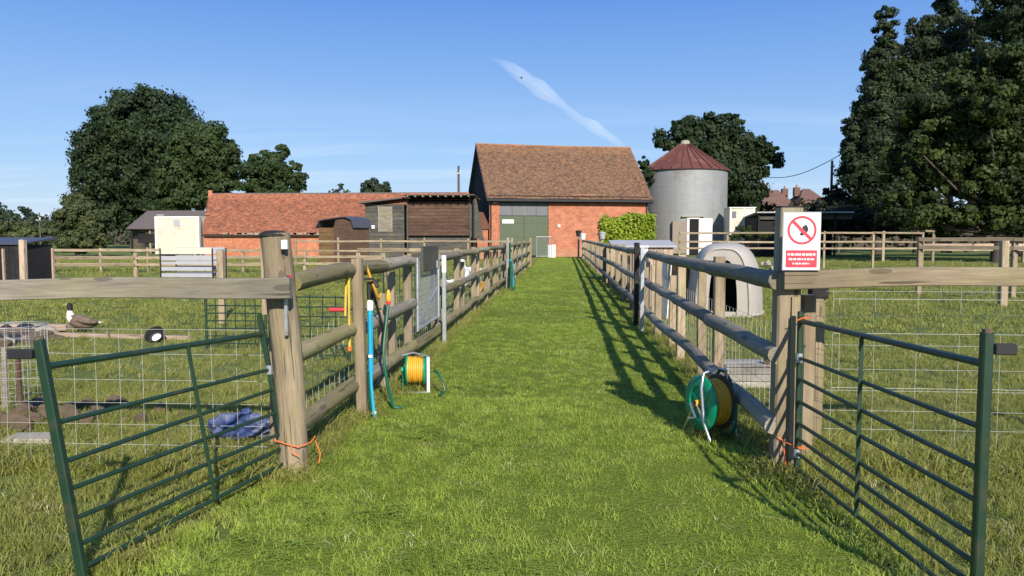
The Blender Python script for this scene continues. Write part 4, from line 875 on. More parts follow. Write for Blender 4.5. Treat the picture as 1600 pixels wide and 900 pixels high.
# panels of a pen beyond the right fence: pinkish boards
pb = thing('board_fence', 'row of pinkish upright boards behind the far part of the right path fence', 'fence', (1.95, 17.5, 0))
for i in range(34):
    y = i * .34; x = 0
    if i % 9 == 4: continue
    MB().box(x, x + .025, y, y + .30, .02, 1.02 + random.uniform(-.04, .05)).done('board', M['pink_wood'], pb)
for z in (.3, .85): beam('rail', (.06, 0, z), (.06, 11.5, z), .04, .07, M['tan'], pb)
# white painted gatepost on the right, near x=1000 in the photo
t = thing('white_post', 'tall galvanised white post in the right path fence with a rail stub', 'post', (RX - .085, 13.1, 0))
MB().box(-.035, .035, -.04, .04, 0, 1.42, .006).done('shaft', M['galv'], t); MB().box(-.045, .10, -.05, .05, 1.421, 1.45).done('cap', M['white'], t)
MB().box(.036, .09, -.03, .03, 1.18, 1.40).done('bracket', M['white'], t)
t = thing('dark_post', 'dark square post standing beside the white post in the right fence', 'post', (RX - .10, 13.95, 0)); MB().box(-.045, .045, -.045, .045, 0, 1.46, .01).done('shaft', M['dark_board'], t); MB().lathe([(.06, 1.461), (.05, 1.49), (0, 1.5)], 8).done('cap', M['dark_board'], t)

# ------------------------------------------------------------------ gateposts and front rails
t = thing('gatepost', 'stout round gatepost on the left leaning towards the path', 'gatepost', (-1.86, 5.03, 0))
beam('post', (.055, 0, -.1), (-.085, .03, 1.62), .20, .20, M['post'], t, 'round', seg=16, wob=.012)
MB().lathe([(0, 1.625), (.06, 1.62), (.098, 1.602), (.104, 1.585), (.09, 1.58)], 14, c=(-.083, .03, .02)).done('cap', M['dark_board'], t, smooth=True)
MB().lathe([(.016, 0), (.016, .06), (0, .06)], 8, axis='y', c=(.035, -.075, 1.33)).done('bolt', M['redp'], t); MB().box(.025, .045, -.105, -.085, .95, 1.34).done('strap', M['galv'], t)
MB().box(.01, .05, -.10, -.082, 1.52, 1.58).done('tag', M['white'], t)
t = thing('brace_post', 'paler square post tight behind the leaning left gatepost', 'post', (-2.16, 5.62, 0))
beam('post', (0, 0, -.05), (.02, 0, 1.50), .11, .11, M['tan'], t); beam('block', (.09, -.06, .55), (.09, -.06, 1.10), .08, .05, M['post'], t)
beam('batten', (-.07, 0, 1.02), (-.07, 0, 1.54), .04, .08, M['tan'], t)
# front rail, left
fl2 = thing('front_fence', 'timber rail and wire netting running left from the left gatepost', 'fence', (-1.9, 4.87, 0))
e = at(-120, 455, 4.87); s_ = at(455, 448, 4.87)
beam('rail', (s_.x + 1.9, 0, s_.z), (e.x + 1.9, .0, e.z - .005), .065, .135, M['grey_rail'], fl2, 'box', seg=30, wob=.009)
for x in (-4.9, -7.0): beam('post', (x + 1.9 - .0, .12, -.05), (x + 1.9, .12, 1.25), .11, .11, M['post'], fl2, 'round')
netting(fl2, (-.1, .16, 0), (-4.3, .16, 0), .165, (.03, .17, .31, .46, .62, .80, .97), r=.0019)
# right gatepost, with brace post, rail
t = thing('gatepost', 'square brown post striped with gate shadows below the sign', 'gatepost', (1.52, 5.325, 0))
beam('post', (0, 0, -.1), (-.01, .0, 1.355), .155, .15, M['post'], t, 'box', seg=10)
beam('batten', (.03, -.083, .1), (.03, -.083, 1.2), .05, .014, M['tan'], t)
t = thing('sign_post', 'tall shaded post rising behind the red and white sign', 'post', (1.565, 5.49, 0)); beam('post', (0, 0, -.1), (0, 0, 1.80), .155, .15, M['grey_rail'], t, seg=10); MB().box(-.075, .075, -.07, .07, 1.80, 1.812).done('cap', M['dark_board'], t)
t = thing('strut_post', 'second upright timber just right of the tall right gatepost', 'post', (1.725, 5.55, 0))
beam('post', (0, 0, -.05), (0, 0, 1.19), .085, .10, M['tan'], t); beam('batten', (-.065, -.04, .3), (-.065, -.04, 1.05), .03, .06, M['grey_wood'], t)
t = thing('strut_post', 'thick knotty post carrying the front rail right of the sign', 'post', (1.985, 6.02, 0))
beam('post', (-.06, 0, -.05), (-.06, 0, 1.13), .16, .16, M['post'], t, 'round', seg=8)
MB().box(-.1, .02, -.07, .05, 1.131, 1.22).done('spacer', M['dark_board'], t)
fr2 = thing('front_fence', 'timber rail and wire netting running right from the right gatepost', 'fence', (1.64, 5.205, 0))
s_, e = at(1224, 437, 5.205), at(1750, 432, 5.205)
beam('rail', (e.x - 1.64, .0, e.z), (s_.x - 1.64, .0, s_.z), .07, .122, M['post'], fr2, 'box', seg=30, wob=.009)
netting(fr2, (.3, .6, 0), (3.6, .6, 0), .30, (.03, .17, .31, .46, .62, .80, 1.02, 1.2), r=.0016)
netting(fr2, (.32, .5, .0), (3.6, .5, 0), 3.2, (.5, .9, 1.15), r=.0022)
beam('post', (2.9, .12, -.05), (2.9, .12, 1.25), .11, .11, M['post'], fr2, 'round')

# ------------------------------------------------------------------ sign
sg = thing('warning_sign', 'red and white prohibition sign on the tall right gatepost', 'sign')
pc = at(1252.5, 377, 5.155); sg.location = pc; sw, shh = 57 / F * 5.155, 89 / F * 5.155
MB().box(-sw / 2, sw / 2, 0, .006, -shh / 2, shh / 2, .001).done('backing', M['sign_grey'], sg)
MB().box(-sw / 2 + .006, sw / 2 - .006, -.002, -.0003, -shh / 2 + .006, shh / 2 - .006).done('face', M['sign_white'], sg)
R0, R1, zc = .094, .078, .072; vs, fs = [], []; n = 40
for i in range(n):
    a = 2 * PI * i / n; vs += [(R0 * math.cos(a), -.0028, zc + R0 * math.sin(a)), (R1 * math.cos(a), -.0028, zc + R1 * math.sin(a))]
for i in range(n): k = 2 * i; l = 2 * ((i + 1) % n); fs.append((k, l, l + 1, k + 1))
pydata('red_ring', vs, fs, M['sign_red'], sg)
d = .0075; c45 = .7071; a = (-R1 * c45, R1 * c45); b2 = (R1 * c45, -R1 * c45)
pydata('red_bar', [(a[0] - d, -.0034, zc + a[1] - d), (a[0] + d, -.0034, zc + a[1] + d), (b2[0] + d, -.0034, zc + b2[1] + d), (b2[0] - d, -.0034, zc + b2[1] - d)], [(0, 1, 2, 3)], M['sign_red'], sg)
# dark symbol behind the bar, as blurred blot of the photograph: upright mitten-like figure
sy = [(-.022, -.032), (.002, -.036), (.016, -.022), (.030, -.010), (.036, .006), (.030, .022), (.022, .034), (.012, .036), (.006, .026), (-.002, .030), (-.004, .014), (-.016, .008), (-.026, .010), (-.024, -.004), (-.012, -.010)]
pydata('symbol', [(x + .006, -.0026, zc + z) for x, z in sy], [tuple(range(len(sy)))], M['black'], sg)
pw = sw / 2 - .022; pydata('text_panel', [(-pw, -.0026, -.172), (pw, -.0026, -.172), (pw, -.0026, -.058), (-pw, -.0026, -.058)], [(0, 1, 2, 3)], M['sign_red'], sg)
rt = random.Random(3)
for z, x0, x1, h in ((-.086, -.088, .088, .017), (-.117, -.080, .080, .015), (-.146, -.056, .056, .013)):
    mb = MB(); x = x0
    while x < x1 - .006:
        w_ = rt.uniform(.012, .026); w_ = min(w_, x1 - x); k = x
        while k < x + w_ - .003:                       # strokes the size of illegible letters
            mb.box(k, k + .0042, -.0031, -.0029, z - h / 2 * rt.uniform(.7, 1), z + h / 2 * rt.uniform(.7, 1)); k += .0056
        x += w_ + .005
    o = mb.done('lettering', M['sign_white'], sg); o['kind'] = 'stuff'
for x, z in ((-.11, .17), (.11, .17), (-.11, -.175), (.11, -.175)): MB().lathe([(.004, -.004), (.004, 0), (0, -.0045)], 8, axis='y', c=(x, 0, z)).done('screw', M['galv'], sg)

# ------------------------------------------------------------------ green metal gates
def metal_gate(label, hb, ht, fb, ft, hzs, fzs, midf, post_r, latch):
    """hinge bottom/top and free bottom/top points (world); heights of bar ends along the uprights"""
    hb, ht, fb, ft = map(Vector, (hb, ht, fb, ft)); o = Vector((hb.x, hb.y, 0)); t = thing('metal_gate', label, 'gate', o)
    hb -= o; ht -= o; fb -= o; ft -= o
    def square(nm, a, b_, w_):
        mx, L = frame(a, b_); x = MB().box(0, L, -w_ / 2, w_ / 2, -w_ / 2, w_ / 2, .006); return x.done(nm, M['green_metal'], t, mx)
    square('hinge_upright', hb, ht, post_r * 1.5); square('free_upright', fb, ft, post_r * 2)
    H = lambda z: hb.lerp(ht, (z - hb.z) / (ht.z - hb.z)); Fp = lambda z: fb.lerp(ft, (z - fb.z) / (ft.z - fb.z))
    for i, (a, c) in enumerate(zip(hzs, fzs)):
        bar('bar', H(a), Fp(c), .0165 if i == 0 else .0125, M['green_metal'], t, 8)
    a, c = H(hzs[0]).lerp(Fp(fzs[0]), midf), H(hzs[-1]).lerp(Fp(fzs[-1]), midf); dn_ = (Fp(fzs[0]) - H(hzs[0])).cross(Vector((0, 0, 1))).normalized() * (.0126 if latch[0] > 0 else -.0126)
    mx, L = frame(a, c); MB().box(0, L, -.011, .011, -.004, .004).done('centre_brace', M['green_metal'], t, Matrix.Translation(dn_) @ mx)
    for i in (1, len(hzs) - 2):
        q = H(hzs[i]); MB().lathe([(.0, -.03), (.024, -.03), (.024, .03), (.0, .03)], 10, c=tuple(q)).done('hinge', M['galv'], t, smooth=False)
    lt = ft + Vector((0, 0, -.07)); lx = latch[0]
    MB().box(min(0, lx), max(0, lx), -.018, .018, -.022, .022, .004).done('latch', M['black'], t, Matrix.Translation(lt + Vector((math.copysign(.028, lx), 0, 0))))
    MB().lathe([(.02, -.02), (.02, .0), (0, .002)], 8, c=tuple(ft + Vector((0, 0, .012)))).done('cap', M['mud'], t)
    return t
hb_, fb_ = gr(450, 740), gr(131, 903); ht_, ft_ = at(405, 491, hb_.y), at(61, 530, fb_.y)
metal_gate('dark green tubular gate leaning over on the left of the path', hb_, ht_, fb_ - Vector((0, 0, .02)), ft_,
           [.95, .71, .575, .42, .275, .18, .08], [1.0, .735, .55, .42, .28, .155, .045], .44, .021, (-.12,))
metal_gate('dark green tubular gate standing upright on the right of the path', (1.56, 5.165, .0), (1.56, 5.165, 1.11), (1.715, 3.22, -.02), (1.715, 3.22, 1.215),
           [1.045, .80, .66, .51, .363, .26, .16, .057], [1.083, .82, .643, .508, .355, .245, .15, .055], .46, .021, (.085,))
# second upright next to the hinge of the right gate
t = thing('hinge_stake', 'thin green steel stake beside the hinge of the upright right gate', 'stake', (1.60, 5.25, 0)); MB().box(-.014, .014, -.014, .014, -.03, .86, .003).done('stake', M['green_metal'], t); MB().box(-.02, .02, -.02, .02, .861, .875).done('cap', M['green_metal'], t)
def twine(label, pts, tails):
    mb = MB().tube(pts, .004, 5)
    for q in tails: mb.tube(q, .0035, 5)
    prop(mb.done('baler_twine', M['orange'], smooth=True), label, 'twine')
twine('orange twine tying the left gate to the leaning gatepost', [(-1.93, 4.93, .25), (-1.84, 4.915, .225), (-1.76, 4.93, .20), (-1.70, 5.0, .215), (-1.70, 5.1, .23)], [[(-1.80, 4.915, .21), (-1.79, 4.90, .17), (-1.74, 4.90, .15)], [(-1.70, 5.1, .2), (-1.66, 5.08, .12), (-1.66, 5.05, .06)]])
twine('orange twine tying the right gate to the sign post', [(1.425, 5.30, .30), (1.44, 5.235, .26), (1.50, 5.225, .215), (1.55, 5.13, .205), (1.59, 5.12, .215), (1.64, 5.2, .22)], [[(1.48, 5.22, .23), (1.49, 5.20, .14), (1.50, 5.19, .04)], [(1.56, 5.13, .20), (1.61, 5.11, .20), (1.62, 5.11, .24)]])
twine('second loop of orange twine at the top hinge of the right gate', [(1.53, 5.14, 1.05), (1.57, 5.13, 1.07), (1.63, 5.2, 1.06), (1.68, 5.4, 1.06)], [])

# ------------------------------------------------------------------ things along the left fence
# blue standpipe
t = thing('standpipe', 'bright blue water pipe with white top beside the pale square post', 'standpipe', (-1.69, 6.60, 0))
MB().tube([(.0, 0, .40), (.0, 0, .98)], .024, 14).done('lagging', M['blue'], t, smooth=True); MB().lathe([(.028, .96), (.028, 1.03), (.02, 1.045), (0, 1.045)], 14).done('cap', M['white'], t, smooth=True)
MB().tube([(.006, -.035, .92), (.006, -.035, .55), (.012, -.04, .3), (.03, -.045, .1), (.045, -.05, .0)], .0145, 8).done('pipe', M['blue'], t, smooth=True); MB().tube([(-.01, .0, .42), (-.01, 0, .2), (.02, 0, .0)], .022, 8).done('pipe', M['hose_green'], t, smooth=True)
for z, x in ((.56, .006), (.06, .035)): MB().lathe([(.02, -.012), (.02, .012)], 10, c=(x, -.04, z)).done('clip', M['white'], t)
t = thing('water_tap', 'dark tap head with brass fitting above the blue pipe', 'tap', (-1.715, 6.66, 1.05)); MB().tube([(0, 0, .0), (0, 0, .14), (.06, -.03, .16), (.09, -.04, .11)], .02, 8).done('body', M['black'], t, smooth=True); MB().box(-.05, .05, -.012, .012, .17, .19, .003).done('handle', M['black'], t)
# yellow pole with tools
t = thing('yellow_pole', 'thin yellow pole hanging upright on the rails left of the square post', 'pole', (-1.835, 6.45, 0)); bar('shaft', (0, 0, .66), (0, 0, 1.33), .011, M['yellow_pole'], t); bar('hook', (-.04, .02, .92), (-.02, .0, 1.30), .010, M['yellow_pole'], t); MB().lathe([(.016, .62), (.018, .66), (0, .66)], 10).done('ferrule', M['orange'], t)
g0 = at(527, 484, 7.6); t = thing('red_handle', 'red handled tool seen through the fence beside the yellow pole', 'tool', g0); MB().tube([(-.08, 0, 0), (.08, 0, 0)], .022, 10).done('grip', M['redp'], t, smooth=True); MB().tube([(.08, 0, 0), (.45, .02, .01)], .009, 6).done('shaft', M['green_metal'], t)
# green hose hanging
def hose(label, pts, r, mat, nm='hose'):
    P = [Vector(p) for p in pts]; o = P[0].copy(); q = []
    for i in range(len(P) - 1):
        a, b_, c, d = P[max(0, i - 1)], P[i], P[i + 1], P[min(len(P) - 1, i + 2)]
        for k in range(6):
            s = k / 6; q.append(.5 * ((2 * b_) + (c - a) * s + (2 * a - 5 * b_ + 4 * c - d) * s * s + (3 * b_ - a - 3 * c + d) * s ** 3) - o)
    q.append(P[-1] - o); return prop(MB().tube(q, r, 8).done(nm, mat, None, Matrix.Translation(o), smooth=True), label, 'hose')
hose('dark green hose hanging from the orange connector down to the grass', [(-1.72, 7.45, .98), (-1.73, 7.4, .8), (-1.74, 7.3, .5), (-1.68, 7.15, .25), (-1.60, 7.0, .08), (-1.56, 6.95, .02), (-1.50, 6.98, .018)], .016, M['hose_green'])
hose('thin dark hose looping round the round post behind the blue pipe', [(-1.80, 7.1, 1.2), (-1.78, 7.15, 1.0), (-1.76, 7.35, .7), (-1.80, 7.5, .45), (-1.86, 7.4, .5), (-1.83, 7.2, .9), (-1.79, 7.12, 1.18)], .013, M['black'])
hose('short yellow hose draped over the rail above the blue pipe', [(-1.80, 6.9, 1.34), (-1.77, 6.95, 1.22), (-1.74, 7.0, 1.10), (-1.74, 7.1, 1.02), (-1.76, 7.3, 1.05)], .012, M['yellow'])
t = thing('hose_connector', 'orange hose connector on top of the dark green hose', 'connector', (-1.72, 7.44, .99)); MB().lathe([(.022, -.02), (.026, .02), (.02, .05), (.012, .09), (0, .09)], 10).done('body', M['yellow'], t, smooth=True); MB().lathe([(.024, -.05), (.024, -.021), (0, -.02)], 10).done('collar', M['redp'], t)
# wire gate in the left fence
t = thing('wire_gate', 'narrow galvanised wire mesh gate set in the left path fence', 'gate', (LX + .02, 9.45, 0)); gl = 1.6
for y in (0, gl): bar('upright', (0, y, .42), (0, y, 1.34), .02, M['galv'], t)
for z in (.44, 1.32): bar('crossbar', (0, 0, z), (0, gl, z), .017, M['galv'], t)
bar('brace', (0, 0, .5), (0, gl, .9), .012, M['galv'], t)
wires('mesh', [((0, y, .44), (0, y, 1.32)) for y in np.arange(.06, gl, .06)] + [((0, 0, z), (0, gl, z)) for z in np.arange(.5, 1.32, .06)], .0035, M['galv'], t)
t = thing('latch_board', 'dark board and latch fixed above the wire mesh gate', 'board', (LX + .06, 9.6, 1.15)); MB().box(-.02, .01, 0, 1.2, .0, .33, .004).done('board', M['slate_board'], t); MB().box(.012, .03, 1.0, 1.12, .02, .12).done('latch', M['galv'], t)
t = thing('gate_stop_post', 'short white plastic post at the far side of the wire mesh gate', 'post', (-1.74, 11.1, 0)); MB().box(-.028, .028, -.025, .025, 0, 1.33, .004).done('shaft', M['galv'], t); MB().box(-.031, .031, -.028, .028, 1.08, 1.331, .004).done('sleeve', M['white'], t)
# hose reels
def reel(label, loc_, rz, rad, wid, flange, hosem, core, frame_m, backflange=None, big=False):
    t = thing('hose_reel', label, 'hose reel', loc_, rz); zc = rad + .05; h = wid / 2
    for s in (-1, 1):
        fm = flange if s < 0 or backflange is None else backflange
        fo = MB().lathe([(.03, s * (h + .004)), (rad * .55, s * (h + .004)), (rad * .62, s * (h + .02)), (rad * .9, s * (h + .02)), (rad, s * (h + .006)), (rad, s * (h - .006)), (rad * .9, s * (h - .004)), (.03, s * (h - .004))], 28, 'x', (0, 0, zc)).done('flange', fm, t, smooth=True)
        for k in range(6):
            a = k * PI / 3; MB().box(s * (h + .0045), s * (h + .014) if s > 0 else -(h + .014), -.01, .01, rad * .12, rad * .55).done('spoke', fm, fo, Matrix.Translation((0, 0, zc)) @ Matrix.Rotation(a, 4, 'X')) if True else None
    n = 9 if not big else 11; rr_ = wid / n / 2
    mb = MB()
    for layer, R_ in enumerate((rad * .80, rad * .70)):
        for k in range(n - layer):
            x = -h + rr_ * (1 + layer) + k * 2 * rr_; mb.tube([(x, (R_ + .004 * math.sin(k * 2.3)) * math.cos(a), zc + (R_ + .004 * math.sin(k * 2.3)) * math.sin(a)) for a in np.linspace(0, 2 * PI, 25)[:-1]], rr_ * 1.02, 6, closed=True)
    mb.done('coiled_hose', hosem, t, smooth=True)
    MB().lathe([(rad * .62, -h), (rad * .62, h)], 20, 'x', (0, 0, zc)).done('drum', core, t, smooth=True)
    for s in (-1, 1):
        x = s * (h + .045); MB().tube([(x, -rad * .85, .012), (x, -rad * .5, zc * .5), (x, 0, zc * 1.02), (x, rad * .45, zc * .5), (x, rad * .8, .012)], .011, 8).done('leg', frame_m, t, smooth=True)
    return t, zc, h
t, zc, h = reel('yellow hose wound on a green and white reel by the left fence', (-1.53, 7.86, 0), R(6), .165, .175, M['reel_green'], M['yellow'], M['black'], M['hose_green'])
MB().box(h + .03, h + .062, -.16, -.12, .0, .37, .006).done('stand', M['white'], t); MB().tube([(-h - .05, -.02, .37), (-h * .3, -.03, .40), (h + .045, -.14, .38)], .009, 8).done('handle', M['galv'], t, smooth=True)
MB().box(-h - .05, h + .06, -.17, -.155, .005, .018).done('foot_bar', M['galv'], t)
MB().lathe([(.03, 0), (.03, .05), (0, .05)], 10, 'x', (-h - .07, 0, zc)).done('hub', M['reel_green'], t)
hose('green hose end curling on the grass right of the yellow hose reel', [(-1.33, 7.8, .22), (-1.28, 7.72, .20), (-1.22, 7.66, .12), (-1.20, 7.62, .03), (-1.24, 7.55, .02)], .011, M['hose_green'])
t, zc, h = reel('bright green hose reel with muddy far drum by the right fence', (1.18, 6.2, 0), R(24), .222, .17, M['reel_green'], M['yellow'], M['brownhose'], M['chrome'], M['brownhose'], True)
MB().tube([(-h - .06, -.22, .02), (-h - .08, -.16, .15), (-h - .08, -.12, .42), (-h - .05, -.10, .53), (0, -.08, .56), (h + .02, -.06, .54), (h + .04, -.04, .34)], .013, 10).done('handle', M['chrome'], t, smooth=True)
MB().tube([(-h - .03, 0, zc), (-h - .10, 0, zc), (-h - .11, -.09, zc - .09), (-h - .18, -.09, zc - .09)], .011, 8).done('crank', M['chrome'], t, smooth=True); MB().lathe([(.026, 0), (.03, .05), (0, .052)], 10, 'x', (-h - .06, -.0, zc)).done('hub', M['yellow'], t)
hose('dark green hose draped over the lower rail behind the green reel', [(1.24, 6.35, .42), (1.30, 6.4, .50), (1.335, 6.25, .46), (1.345, 6.1, .34), (1.34, 6.0, .18), (1.32, 6.05, .06), (1.25, 6.2, .03)], .014, M['hose_green'])
# blue-green pipe set far up the left fence
t = thing('far_standpipe', 'blue and green pipes on the far post of the left fence', 'standpipe', (-1.64, 23.5, 0)); MB().tube([(0, 0, 0), (0, 0, 1.42)], .026, 8).done('pipe', M['hose_green'], t, smooth=True); MB().tube([(.08, 0, .1), (.08, 0, .75), (0, 0, .9)], .04, 8).done('lagging', M['blue'], t, smooth=True)
hose('tangle of green hose at the foot of the far blue and green pipes', [(-1.58, 23.4, .9), (-1.53, 23.3, .5), (-1.48, 23.2, .1), (-1.54, 23.1, .05), (-1.58, 23.2, .4), (-1.6, 23.3, .8)], .025, M['hose_green'])

# ------------------------------------------------------------------ left paddock contents
def paddock_fence(label, p0, p1, zs, ph, step, mat, rail=(.04, .09), post=.1, net=False):
    p0, p1 = Vector(p0), Vector(p1); L = (p1 - p0).length; d = (p1 - p0) / L; t = thing('paddock_fence', label, 'fence', p0); n = max(1, round(L / step))
    sidev = d.cross(Vector((0, 0, 1))).normalized() * (post / 2 + rail[0] / 2 + .002)
    if sidev.y > 0: sidev = -sidev
    for i in range(n + 1): q = d * (L * i / n); beam('post', q + Vector((0, 0, -.05)), q + Vector((0, 0, ph + random.uniform(-.03, .05))), post, post, mat, t)
    for z in zs:
        for i in range(n): a, b_ = d * (L * i / n) + sidev, d * (L * (i + 1) / n - .015) + sidev; beam('rail', a + Vector((0, 0, z + random.uniform(-.012, .012))), b_ + Vector((0, 0, z + random.uniform(-.012, .012))), rail[0], rail[1], mat, t, seg=3)
    if net: netting(t, Vector((0, 0, 0)) - sidev, p1 - p0 - sidev, .25, r=.003)
    return t
paddock_fence('pale rail fence crossing behind the left path fence in front of the sheds', (at(462, 375, 42).x, 42, 0), (at(800, 375, 42).x, 42, 0), (at(600, 377, 42).z, at(600, 392, 42).z), at(600, 372, 42).z, 2.6, M['tan'], (.05, .10))
paddock_fence('weathered rail fence across the left paddock before the cream container', (at(-60, 390, 34).x, 34, 0), (at(455, 390, 34).x, 34, 0), (at(200, 391, 34).z, at(200, 402, 34).z, at(200, 413, 34).z), at(200, 388, 34).z, 2.4, M['tan'], (.05, .12))
paddock_fence('nearer grey rail fence crossing the left paddock with a stout middle post', (at(70, 400, 23).x, 23, 0), (at(600, 400, 26).x, 26, 0), (at(200, 404, 23).z, at(200, 415, 23).z), at(200, 398, 23).z, 2.7, M['tan'], (.045, .08), .11)
paddock_fence('low fence with square blocks on it beyond the wire mesh gate', (at(560, 400, 30).x, 30, 0), (at(680, 400, 30).x, 30, 0), (at(600, 390, 30).z, at(600, 405, 30).z), .95, 1.0, M['tan'], (.05, .13), .16)
t = thing('paddock_post', 'single tan post behind the front rail left of the gatepost', 'post', (at(345, 400, 14.2).x, 14.2, 0)); beam('post', (0, 0, -.05), (0, 0, 1.34), .12, .12, M['tan'], t); MB().box(-.05, .05, -.05, .05, 1.345, 1.36).done('cap', M['grey_wood'], t)
t = thing('paddock_post', 'tall pinkish post before the black poultry house at the left edge', 'post', (at(36, 400, 19).x, 19, 0)); beam('post', (0, 0, -.05), (0, 0, at(36, 375, 19).z), .14, .14, M['pink_wood'], t); MB().box(-.05, .05, -.05, .05, at(36, 375, 19).z + .004, at(36, 375, 19).z + .02).done('cap', M['grey_wood'], t)
# black poultry house
Y0 = 20; p, q = at(-110, 400, Y0), at(34, 400, Y0); z1 = at(30, 380, Y0).z; wd = q.x - p.x
t = thing('poultry_house', 'black boarded poultry house with pale uprights at the left edge', 'hen house', (p.x, Y0, 0))
board_wall(t, 0, wd, 0, .25, z1 - .04, 16, M['dark_board'], .03, True); MB().box(.01, wd - .01, .001, 1.3, .25, z1 - .05).done('body', M['dark_board'], t)
MB().prism([(-.1, z1 - .04), (1.4, z1 + .12), (1.4, z1 + .16), (-.1, z1 + .0)], 'x', -.1, wd + .08).done('roof', M['felt_dark'], t)
for px, yy in ((8, -.06), (32, 1.24)): x = at(px, 400, Y0).x - p.x + (.06 if yy > 0 else 0); beam('upright', (x, yy, .12), (x, yy, z1 - .15), .05, .07, M['pink_wood'], t)
MB().box(wd * .62, wd - .02, -.06, -.035, .22, .30).done('sill', M['galv'], t); MB().box(.0, wd, .0, 1.2, 0.0, .24).done('plinth', M['dark_board'], t)
# livestock crate with pale slats
Y0 = 21; p, q = at(250, 400, Y0), at(333, 400, Y0); t = thing('slatted_crate', 'grey metal crate with broad pale horizontal slats behind the left front rail', 'crate', (p.x, Y0, 0)); wd = q.x - p.x
for py0, py1 in ((387, 397), (400, 407), (409, 413), (417, 423), (427, 433), (438, 444)): za, zb = at(280, py1, Y0).z, at(280, py0, Y0).z; MB().box(.03, wd - .03, 0, .02, za, zb).done('slat', M['cream'] if py0 in (387,) else M['felt'], t); MB().box(.03, wd - .03, .82, .84, za, zb).done('slat', M['felt'], t)
for x in (0, wd - .03):
    for y in (-.03, .845): MB().box(x, x + .03, y, y + .03, 0, at(280, 388, Y0).z).done('leg', M['black'], t)
MB().box(.031, wd - .031, .03, .81, .25, .29).done('floor', M['slate_board'], t)
# pond
def pond():
    t = thing('pond', 'muddy poultry pond with timber edging at the left edge', 'pond', (-9.4, 10.9, 0))
    pts = [(1.1 * math.cos(a) * (1 + .12 * math.sin(3 * a)), 1.5 * math.sin(a) * (1 + .1 * math.cos(2 * a))) for a in np.linspace(0, 2 * PI, 28)[:-1]]
    vs = [(0, 0, .02)] + [(x, y, .02) for x, y in pts]; pydata('water', vs, [(0, i + 1, (i + 1) % 27 + 1) for i in range(27)], M['water'], t)
    vs = []; 
    for x, y in pts: vs += [(x * .97, y * .97, .012), (x * 1.1, y * 1.08, .06), (x * 1.35, y * 1.25, -.02)]
    fs = []
    for i in range(27):
        a, b_ = 3 * i, 3 * ((i + 1) % 27); fs += [(a, a + 1, b_ + 1, b_), (a + 1, a + 2, b_ + 2, b_ + 1)]
    pydata('bank', vs, fs, M['mud'], t, smooth=True)
    beam('sleeper', (-1.5, 1.75, .03), (.9, 1.72, .04), .18, .10, M['pink_wood'], t); beam('sleeper', (-1.5, 1.35, .03), (.4, 1.4, .03), .16, .09, M['brown_board'], t); beam('sleeper', (-1.2, .2, .05), (.9, -.3, .06), .14, .08, M['post'], t); beam('sleeper', (.2, -1.7, .05), (1.35, -1.2, .06), .18, .12, M['tan'], t)
    for i in range(34):
        a = random.uniform(0, 6.28); s = random.uniform(.06, .17); b = MB(); r_ = bmesh.ops.create_icosphere(b.b, subdivisions=1, radius=s)
        for v in b.b.verts: v.co = Vector((v.co.x * random.uniform(.8, 1.3), v.co.y, v.co.z * .6)) * random.uniform(.85, 1.15)
        b.done('stone', random.choice([M['mud'], M['stone'], M['black']]), t, Matrix.Translation((1.25 * math.cos(a), 1.65 * math.sin(a), .04)))
pond()
t = thing('edging_plank', 'long weathered plank lying in the grass behind the leaning gate', 'plank', (-8.2, 11.75, 0)); beam('plank', (-.3, .1, .02), (2.35, -.15, .02), .10, .07, M['pink_wood'], t); beam('stake', (1.0, -.12, -.05), (1.0, -.12, .12), .04, .04, M['tan'], t)
g0 = gr(52, 692); t = thing('stone_slab', 'pale flat slab lying by the netting at the lower left', 'slab', g0); MB().box(-.19, .17, -.10, .12, 0, .055, .01).done('slab', M['stone'], t, Matrix.Rotation(.1, 4, 'Z')); MB().box(-.1, .22, -.22, -.12, 0, .03, .008).done('slab', M['stone'], t, Matrix.Rotation(-.15, 4, 'Z'))
g0 = gr(60, 655)
t = thing('soil_heap', 'dark clods of turned soil beside the pale slab', 'soil heap', g0)
b = MB()
for i in range(70):
    s = random.uniform(.02, .085); k = len(b.b.verts); bmesh.ops.create_icosphere(b.b, subdivisions=1, radius=s); b.b.verts.ensure_lookup_table(); o = Vector((random.gauss(.1, .30), random.gauss(.1, .25), s * .4))
    for v in b.b.verts[k:]: v.co = v.co * random.uniform(.8, 1.2) + o
b.done('clods', M['mud'], t)['kind'] = 'stuff'
g0 = gr(8, 640); t = thing('leaning_stake', 'slim brown stake standing in the netting at the lower left edge', 'stake', g0); beam('stake', (0, 0, -.03), (.02, 0, .58), .04, .04, M['grey_rail'], t); beam('stake', (.12, .05, -.03), (.10, .05, .5), .035, .035, M['brown_board'], t)
t = thing('mesh_cage', 'round cage of dense wire mesh at the lower left edge', 'wire cage', (g0.x + .06, g0.y + .02, 0)); cr_ = .30; q = [(cr_ * math.cos(a), cr_ * math.sin(a)) for a in np.linspace(0, 2 * PI, 31)[:-1]]
wires('mesh', [((x, y, .01), (x, y, .78)) for x, y in q] + [((q[i][0], q[i][1], z), (q[(i + 1) % 30][0], q[(i + 1) % 30][1], z)) for z in np.arange(.02, .8, .075) for i in range(30)], .0016, M['wire'], t)
MB().tube([(x, y, .785) for x, y in q], .005, 5, closed=True).done('hoop', M['galv'], t)
